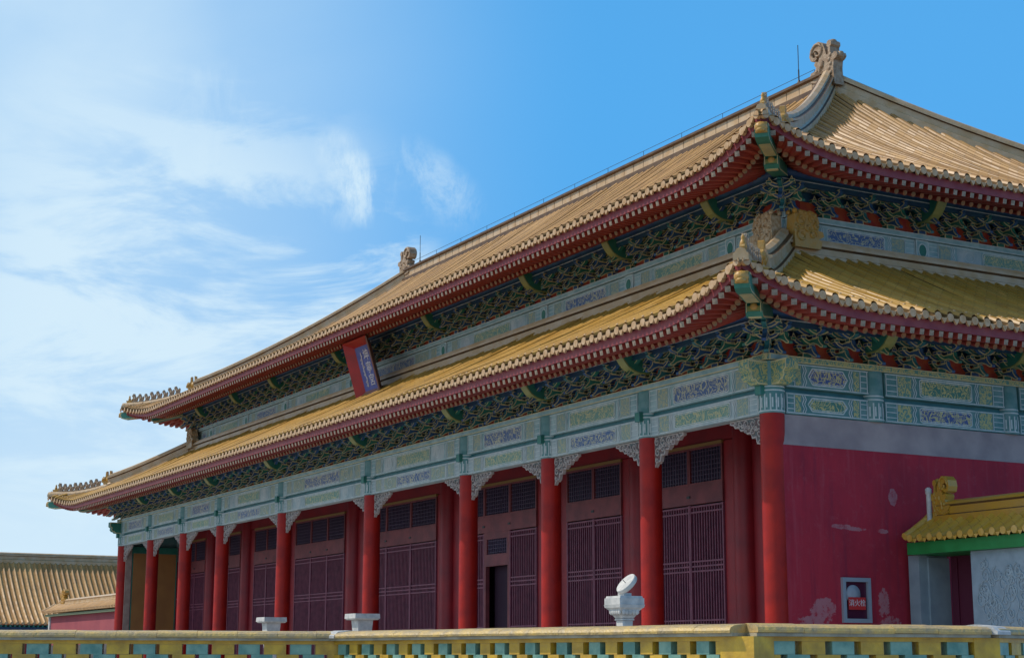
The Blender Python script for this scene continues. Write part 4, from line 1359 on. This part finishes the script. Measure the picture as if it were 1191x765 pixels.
# ------------------------------------------------------------------ side gates with small tiled roofs
def small_roof(x0, x1, y0, y1, ze, zrg, parent, mats):
    """two tiled slopes and a ridge; runs along x"""
    yc = (y0 + y1) / 2
    mb = MB()
    n = max(3, int(round((x1 - x0) / .30))); p = (x1 - x0) / n
    prof = [(-.5 * p, 0), (-.09, .01), (-.07, .05), (0, .09), (.07, .05), (.09, .01), (.5 * p, 0)]
    for sgn, ye in ((-1, y0), (1, y1)):
        for i in range(n):
            xm = x0 + (i + .5) * p
            rows = []; ns = 6
            for k in range(ns + 1):
                t = k / ns
                y = ye + (yc - ye) * t
                z = ze + (zrg - ze) * (.8 * t + .2 * t * t)
                rows.append([Vector((xm + u, y, z + h)) for u, h in prof])
            for k in range(ns):
                for j in range(6):
                    mb.face((rows[k][j], rows[k][j + 1], rows[k + 1][j + 1], rows[k + 1][j]), 0, [(i, k * .2), (i, k * .2), (i, k * .2 + .2), (i, k * .2 + .2)], True)
            ct = Vector((xm, ye + sgn * .01, ze + .02))
            ring = [ct + Vector((.08 * math.cos(2 * PI * q / 10), 0, .08 * math.sin(2 * PI * q / 10))) for q in range(10)]
            r2 = [q - Vector((0, sgn * .12, 0)) for q in ring]
            mb.face(ring, 1)
            for q in range(10): mb.face((ring[q], ring[(q + 1) % 10], r2[(q + 1) % 10], r2[q]), 1)
            mb.face([Vector((xm + .08, ye, ze)), Vector((xm + p / 2, ye, ze - .09)), Vector((xm + p - .08, ye, ze))], 1)
    for xe in (x0, x1):
        mb.face([Vector((xe, y0, ze)), Vector((xe, yc, zrg)), Vector((xe, y1, ze))], 1)
        for ye in (y0, y1):
            mb.tube([(xe, ye + (yc - ye) * k / 6, ze + .06 + (zrg - ze) * (.8 * k / 6 + .2 * (k / 6) ** 2)) for k in range(7)], .085, 8, 1)
    return mb.build('tile_roof', mats, parent)
TILE_Y = tile_mat('glazed_tile_bright', (0.50, 0.25, 0.02), (0.62, 0.36, 0.05), (0.42, 0.25, 0.05))
TILE_CAPY = mat('glazed_cap_bright', (0.56, 0.30, 0.03), 0.35, (0.62, 0.38, 0.09), 6, coat=0.2)
RIDGE_Y = mat('glazed_ridge_bright', (0.52, 0.27, 0.02), 0.35, (0.46, 0.25, 0.04), 3, 0.3, 14, coat=0.25)

gate = thing('side_gate', 'yellow tiled side gate with green fascia and grey stone jambs against the crimson wall', 'gate', (2.4, 3.7, 0))
small_roof(.74, 9.0, 2.84, 4.36, 3.86, 4.34, gate, [TILE_Y, TILE_CAPY])
mb = MB()
sweep(mb, [(1.02, 3.6, 4.30), (8.9, 3.6, 4.30)], [(-.16, -.1), (-.16, .06), (-.10, .09), (-.10, .24), (-.14, .28), (-.09, .34), (0, .38), (.09, .34), (.14, .28), (.10, .24), (.10, .09), (.16, .06), (.16, -.1)], 0, [0, 1, 0, 1, 0, 0, 0, 0, 1, 0, 1, 0, 0])
mb.build('roof_ridge', [RIDGE_Y, RIDGE_DARK], gate)
dm = dragon_mesh(False); dm.materials[0] = RIDGE_Y
inst('ridge_dragon', dm, gate, frame_m((1.14, 3.6, 4.38), (1, 0)) @ Matrix.Diagonal((.6, .40, .55, 1)))
mb = MB()
mb.box(.62, 8.9, 3.0, 4.2, 3.55, 3.80, 0)
mb.build('fascia_board', [GATEGREEN], gate)
mb = MB(); mb.box(.42, .74, 3.2, 4.0, 0, 3.545)
mb.build('gate_jamb', [GREYST], gate)
mb = MB(); mb.box(.742, .80, 3.42, 4.0, 0, 3.5)
mb.build('jamb_lining', [GREYST], gate)
mb = MB(); mb.box(2.26, 8.8, 3.2, 4.0, 0, 3.545)
pier = mb.build('gate_pier', [mat('pier_stone', (0.32, 0.40, 0.47), 0.7, (0.25, 0.32, 0.38), 4, 0.35, 20, det=10)], gate)
# carved scrolls on the pier
mb = MB()
rng = random.Random(11)
for k in range(70):
    cx_ = rng.uniform(2.5, 4.3); cz_ = rng.uniform(1.9, 3.3)
    r_ = rng.uniform(.06, .17); ph = rng.uniform(0, 6)
    p = [Vector((cx_ + r_ * (1 - a / 12) * math.cos(a + ph), 3.19, cz_ + r_ * (1 - a / 12) * 1.3 * math.sin(a + ph))) for a in [q * .7 for q in range(14)]]
    mb.tube(p, .014, 5, 0, False)
for k in range(14):
    cx_ = rng.uniform(2.5, 4.3); cz_ = rng.uniform(1.6, 2.9)
    p = [Vector((cx_ + .05 * math.sin(q * 1.1 + k), 3.19, cz_ - .09 * q)) for q in range(7)]
    mb.tube(p, .012, 5, 0, False)
mb.build('pier_carving', [mat('pier_relief', (0.35, 0.43, 0.49), 0.7)], gate)
mb = MB(); mb.box(.82, 2.25, 4.02, 4.10, .1, 3.54); 
for k in range(3): mb.box(1.0 + k * .45, 1.04 + k * .45, 3.99, 4.018, .1, 3.5)
mb.build('gate_leaf', [MAROON], gate)

mb = MB()
mb.lathe((.86, 3.45, 4.05), [(.055, 0), (.055, .78), (.07, .80), (.07, .9), (.03, .93)], 10)
tag(mb.build('vent_pipe', [STONE]), 'short white pipe beside the gate ridge against the crimson wall', 'pipe')

lg = thing('roofed_wall', 'low pink wall with cream tiled coping roof beyond the far columns', 'wall', (-62, 3.7, 0))
small_roof(-75.9, -50.2, 2.85, 4.4, 4.05, 4.5, lg, [TILE, TILE_CAP])
mb = MB()
sweep(mb, [(-74.4, 3.62, 4.46), (-50.2, 3.62, 4.46)], [(-.16, -.1), (-.16, .06), (-.10, .09), (-.10, .22), (-.14, .26), (0, .36), (.14, .26), (.10, .22), (.10, .09), (.16, .06), (.16, -.1)])
mb.build('roof_ridge', [RIDGE], lg)
inst('ridge_dragon', DRAGON_Y, lg, frame_m((-73.6, 3.62, 4.6), (1, 0)) @ Matrix.Diagonal((.6, .75, .55, 1)))
mb = MB(); mb.box(-75.4, -50.3, 2.95, 4.3, 3.80, 3.93)
mb.build('fascia_board', [mat('faded_green', (0.16, 0.20, 0.12), 0.7)], lg)
mb = MB(); mb.box(-74.98, -50.4, 3.12, 4.08, .0, 2.1)
mb.build('wall_plinth', [mat('grey_brick', (0.10, 0.10, 0.105), 0.85, (0.06, 0.06, 0.065), 3)], lg)
mb = MB(); mb.box(-75.0, -50.4, 3.2, 4.0, 0, 3.795)
mb.build('wall_body', [PINKWALL], lg)
mb = MB(); mb.box(-75.2, -74.9, 3.12, 4.06, 0, 3.798)
mb.build('corner_post', [STONE], lg)

# ------------------------------------------------------------------ far side hall
sh = thing('side_hall', 'far low hall with a broad golden tiled roof at the left edge', 'hall', (-92, 5, 0))
mb = MB()
yA, yB = -34.0, 45.0
xe, xr_, ze, zt = -84.2, -90.0, 3.55, 8.0
n = int((yB - yA) / .36)
prof = [(-.18, 0), (-.10, .015), (-.08, .06), (0, .12), (.08, .06), (.10, .015), (.18, 0)]
for sgn in (1, -1):
    for i in range(n):
        ym = yA + (i + .5) * .36
        rows = []
        for k in range(13):
            t = k / 12
            x = xr_ + sgn * (xe - xr_) * (1 - t)
            z = ze + (zt - ze) * (.68 * t + .32 * t * t)
            rows.append([Vector((x, ym + u, z + h)) for u, h in prof])
        for k in range(12):
            for j in range(6):
                mb.face((rows[k][j], rows[k][j + 1], rows[k + 1][j + 1], rows[k + 1][j]), 0, [(i, k * .6), (i, k * .6), (i, k * .6 + .6), (i, k * .6 + .6)], True)
        if sgn == 1:
            ring = [Vector((xe + .01, ym + .095 * math.cos(2 * PI * q / 8), ze + .03 + .095 * math.sin(2 * PI * q / 8))) for q in range(8)]
            mb.face(ring, 1)
mb.build('tile_roof', [TILE, TILE_CAP], sh)
mb = MB()
sweep(mb, [(xr_, yA, zt - .05), (xr_, yB, zt - .05)], ridge_prof, 0, ridge_mats)
mb.build('roof_ridge', [RIDGE, RIDGE_DARK], sh)
mb = MB(); mb.box(2 * xr_ - xe + 1.3, xe - 1.3, yA + .8, yB - .8, 0, 3.3)
mb.build('wall_body', [WALLRED], sh)
mb = MB()
mb.box(xe - 1.28, xe - 1.0, yA + .8, yB - .8, 2.6, 3.45, 0)
y = yA + .8
while y < yB - .8:
    mb.box(xe - 1.0, xe - .12, y, y + .11, ze - .20, ze - .07, 1); y += .3
mb.build('eave_timber', [BLUE, GREEN], sh)

# ------------------------------------------------------------------ fire hydrant box on the gable wall
cab = thing('hydrant_cabinet', 'grey framed fire hydrant box with red sign set on crimson gable wall', 'cabinet', (.26, 1.86, 2.1))
mb = MB()
y0, y1, z0, z1 = 1.47, 2.23, 2.13, 3.06
for a in ((y0, y1, z1 - .085, z1), (y0, y1, z0, z0 + .085), (y0, y0 + .085, z0 + .0853, z1 - .0853), (y1 - .085, y1, z0 + .0853, z1 - .0853)):
    mb.box(.252, .32, *a, 0)
mb.build('cabinet_frame', [FRAMEGREY], cab)
mb = MB(); mb.box(.253, .262, y0 + .086, y1 - .086, z0 + .086, z1 - .086)
mb.build('cabinet_door', [GLASSDK], cab)
mb = MB(); mb.lathe((0, 0, 0), [(.04, -.02), (.21, -.02), (.21, .02), (.04, .02)], 20)
hm = mb.mesh('hose_reel', [HOSE])
inst('hose_reel', hm, cab, Matrix.Translation((.272, 1.77, 2.72)) @ Matrix.Rotation(PI / 2, 4, 'Y') @ Matrix.Scale(.9, 4))
mb = MB(); mb.box(.296, .304, 1.62, 2.08, 2.40, 2.655)
mb.build('warning_sign', [SIGNRED], cab)
try:
    me = text_mesh('消火栓', .15, .003)
    me.materials.clear(); me.materials.append(GILT)
    inst('sign_lettering', me, cab, Matrix(((0, 0, 1, .307), (1, 0, 0, 1.85), (0, 1, 0, 2.53), (0, 0, 0, 1))))
except Exception:
    pass

# ------------------------------------------------------------------ sundial and stone pedestals
def pedestal(t, x, y, top, half, flat=False):
    mb = MB()
    def sq(z0, r0, z1, r1):
        a = [Vector((x + sx * r0, y + sy * r0, z0)) for sx, sy in ((-1, -1), (1, -1), (1, 1), (-1, 1))]
        b = [Vector((x + sx * r1, y + sy * r1, z1)) for sx, sy in ((-1, -1), (1, -1), (1, 1), (-1, 1))]
        for k in range(4): mb.face((a[k], a[(k + 1) % 4], b[(k + 1) % 4], b[k]))
        mb.face(a[::-1]); mb.face(b)
    h = half
    sq(0.0, h * 1.25, .25, h * 1.2); sq(.25, h * .95, .5, h * .8)
    if flat:
        sq(.5, h * .45, 1.2, h * .36); sq(1.2, h * .36, top - .16, h * .66)
        sq(top - .155, h * .95, top - .12, h * 1.06); sq(top - .12, h * 1.08, top, h * 1.05)
        return mb.build('pedestal_stone', [STONE], t)
    sq(.5, h * .5, 1.1, h * .40); sq(1.1, h * .34, top - .46, h * .42); sq(top - .455, h * .50, top - .425, h * .50)
    sq(top - .42, h * .46, top - .36, h * .60); sq(top - .355, h * .66, top - .325, h * .66); sq(top - .32, h * .62, top - .22, h * .96)
    sq(top - .22, h * 1.0, top - .16, h * 1.06); sq(top - .16, h * 1.02, top - .04, h * 1.02); sq(top - .04, h * .96, top, h * .92)
    for k in range(5):
        for sy, ax in ((-1, 0), (1, 1)):
            u = -h * .7 + h * 1.4 * k / 4
            if ax == 0: mb.ball((x + u * .8, y - h * .78, top - .29), .055, 0, 6, (1, .5, 1.2))
            else: mb.ball((x + h * .78, y + u * .8, top - .29), .055, 0, 6, (.5, 1, 1.2))
    return mb.build('pedestal_stone', [STONE], t)
SX, SY = .42, -4.0
sund = thing('sundial', 'white stone sundial with tilted disc on a carved pedestal before the columns', 'sundial', (SX, SY, 0))
pedestal(sund, SX, SY, 2.56, .27)
mb = MB(); mb.lathe((0, 0, 0), [(.245, -.05), (.258, -.035), (.258, .035), (.245, .05)], 32)
dm_ = mb.mesh('dial_disc', [mat('dial_marble', (0.66, 0.64, 0.60), 0.7, (0.48, 0.47, 0.45), 9, 0.3, 40)])
DQ = Matrix.Translation((SX + .02, SY + .05, 2.80)) @ Vector((-.62, .20, .72)).normalized().to_track_quat('Z', 'Y').to_matrix().to_4x4()
DQ = Matrix.Translation((SX + .02, SY + .05, 2.79)) @ Vector((-.03, -.745, .66)).normalized().to_track_quat('Z', 'Y').to_matrix().to_4x4()
inst('dial_disc', dm_, sund, DQ @ Matrix.Scale(.90, 4))
mb = MB(); mb.tube([(0, 0, -.10), (0, 0, .11)], .008, 6)
inst('gnomon', mb.mesh('gnomon', [IRON]), sund, DQ)
mb = MB(); mb.box(SX - .10, SX + .10, SY - .08, SY + .1, 2.55, 2.62)
mb.build('dial_support', [STONE], sund)
for x, y, top, hf, lb in ((-11.95, -4.0, 2.50, .32, 'flat topped white stone pedestal nearer the middle columns'), (-18.45, -4.0, 2.54, .32, 'flat topped white stone pedestal farther along, before the left columns')):
    t = thing('stone_pedestal', lb, 'pedestal', (x, y, 0), 'stone pedestals before the hall')
    pedestal(t, x, y, top, hf, True)

# ------------------------------------------------------------------ glazed brick parapet in the foreground
fh = Vector((-math.sin(YAW), math.cos(YAW), 0)); rh = Vector((math.cos(YAW), math.sin(YAW), 0))
def gp(lat, dep): return Vector((CAM.x, CAM.y, 0)) + rh * lat + fh * dep
PP = [gp(-10.5, 18.6), gp(-2.044, 19.9), gp(2.109, 15.0), gp(4.396, 15.76), gp(8.2, 20.6)]
ZT = 1.703
par = thing('brick_parapet', 'low openwork parapet of yellow and green glazed bricks in front', 'parapet', PP[2])
TH = .26
corner_s = []
for k in range(4):
    A, B = PP[k], PP[k + 1]
    d = (B - A); Ls = d.length; d.normalize()
    nrm = Vector((d.y, -d.x, 0))                  # towards the camera
    if nrm.dot(CAM - A) < 0: nrm = -nrm
    def P3(s_, o, z): return A + d * s_ + nrm * o + Vector((0, 0, z))
    # coping stones, each its own block with open joints
    mb = MB()
    s_ = 0.0
    rng = random.Random(20 + k)
    while s_ < Ls - .01:
        e = min(Ls, s_ + .46)
        j = rng.uniform(-.0025, .0025)
        g0, g1 = s_ + .0015, e - .0015
        prof = [(-TH / 2 - .09, -.022), (TH / 2 + .09, -.022), (TH / 2 + .095, .0), (TH / 2 + .08, .025), (TH / 2 + .03, .046), (.0, .062), (-TH / 2 - .03, .046), (-TH / 2 - .08, .025), (-TH / 2 - .095, 0)]
        a = [P3(g0, o, ZT - .062 + z + j) for o, z in prof]; b = [P3(g1, o, ZT - .062 + z + j) for o, z in prof]
        n = len(prof)
        for i in range(n): mb.face((a[i], a[(i + 1) % n], b[(i + 1) % n], b[i]), 0)
        mb.face(a[::-1]); mb.face(b)
        s_ = e
    mb.obox(P3(0, -TH / 2 - .07, ZT - .115), d * Ls, nrm * (TH + .14), Vector((0, 0, .03)), 1)
    mb.build('coping', [COPING, COPLIP], par)
    # brickwork: solid course, openwork courses, solid base
    mb = MB()
    zt = ZT - .1155
    mb.obox(P3(0, -TH / 2, zt - .040), d * Ls, nrm * TH, Vector((0, 0, .040)), 0)
    hb_ = .118; pitch = .48 if k == 1 else .60
    rows = 6
    n = int(Ls / (pitch / 2)) + 2
    for r in range(rows):
        z1 = zt - .0405 - r * hb_; z0 = z1 - hb_ + .0005
        for i in range(n):
            c = (i + (.5 if r % 2 else 0)) * pitch / 2
            bw = (.155 if (i % 2) else .162) if k == 1 else (.225 if (i % 2) else .235) + (.022 if k == 0 else 0)
            a, b = max(0.0, c - bw / 2), min(Ls, c + bw / 2)
            if b - a < .03: continue
            ins = rng.uniform(0, .006) + (0.004 if i % 2 else 0)
            mb.obox(P3(a, -TH / 2 + ins, z0), d * (b - a), nrm * (TH - 2 * ins), Vector((0, 0, z1 - z0)), 1 if (i % 2) else 0, .006, 2 if i % 2 == 0 else 3)
    zb0 = zt - .0405 - rows * hb_
    mb.obox(P3(0, -TH / 2 - .03, 0.0), d * Ls, nrm * (TH + .06), Vector((0, 0, zb0 - .0)), 0)
    mb.build('brick_lattice', [YBRICK, GBRICK, mat('yellow_arris', (0.50, 0.31, 0.05), 0.5), mat('green_arris', (0.16, 0.33, 0.27), 0.5)], par)
    # end piers
for k in (1, 2, 3):
    mb = MB()
    A = PP[k]
    d1 = (PP[k] - PP[k - 1]).normalized(); d2 = (PP[k + 1] - PP[k]).normalized()
    bis = (d2 - d1).normalized()
    side_ = 1 if bis.dot(CAM - A) > 0 else -1
    for ang in (d1, d2):
        n1 = Vector((ang.y, -ang.x, 0))
        if k == 2:
            mb.obox(A - ang * .20 - n1 * (TH / 2 + .004), ang * .40, n1 * (TH + .008), Vector((0, 0, ZT - .1165)), 0)
            break
        else:
            mb.obox(A - ang * .14 - n1 * (TH / 2 + .004), ang * .28, n1 * (TH + .008), Vector((0, 0, ZT - .1165)), 0)
            break
    mb.build('corner_pier', [YBRICK], par)
    if k != 2:
        mb = MB()
        n1 = Vector((d2.y, -d2.x, 0))
        mb.prism([(-TH / 2 - .10, -.024), (TH / 2 + .10, -.024), (TH / 2 + .102, .005), (TH / 2 + .04, .052), (0, .07), (-TH / 2 - .04, .052), (-TH / 2 - .102, .005)], lambda u, v, w_: A + d2 * w_ + n1 * u + Vector((0, 0, ZT - .062 + v)), -.10, .22, 0)
        mb.build('corner_stone', [STONE], par)
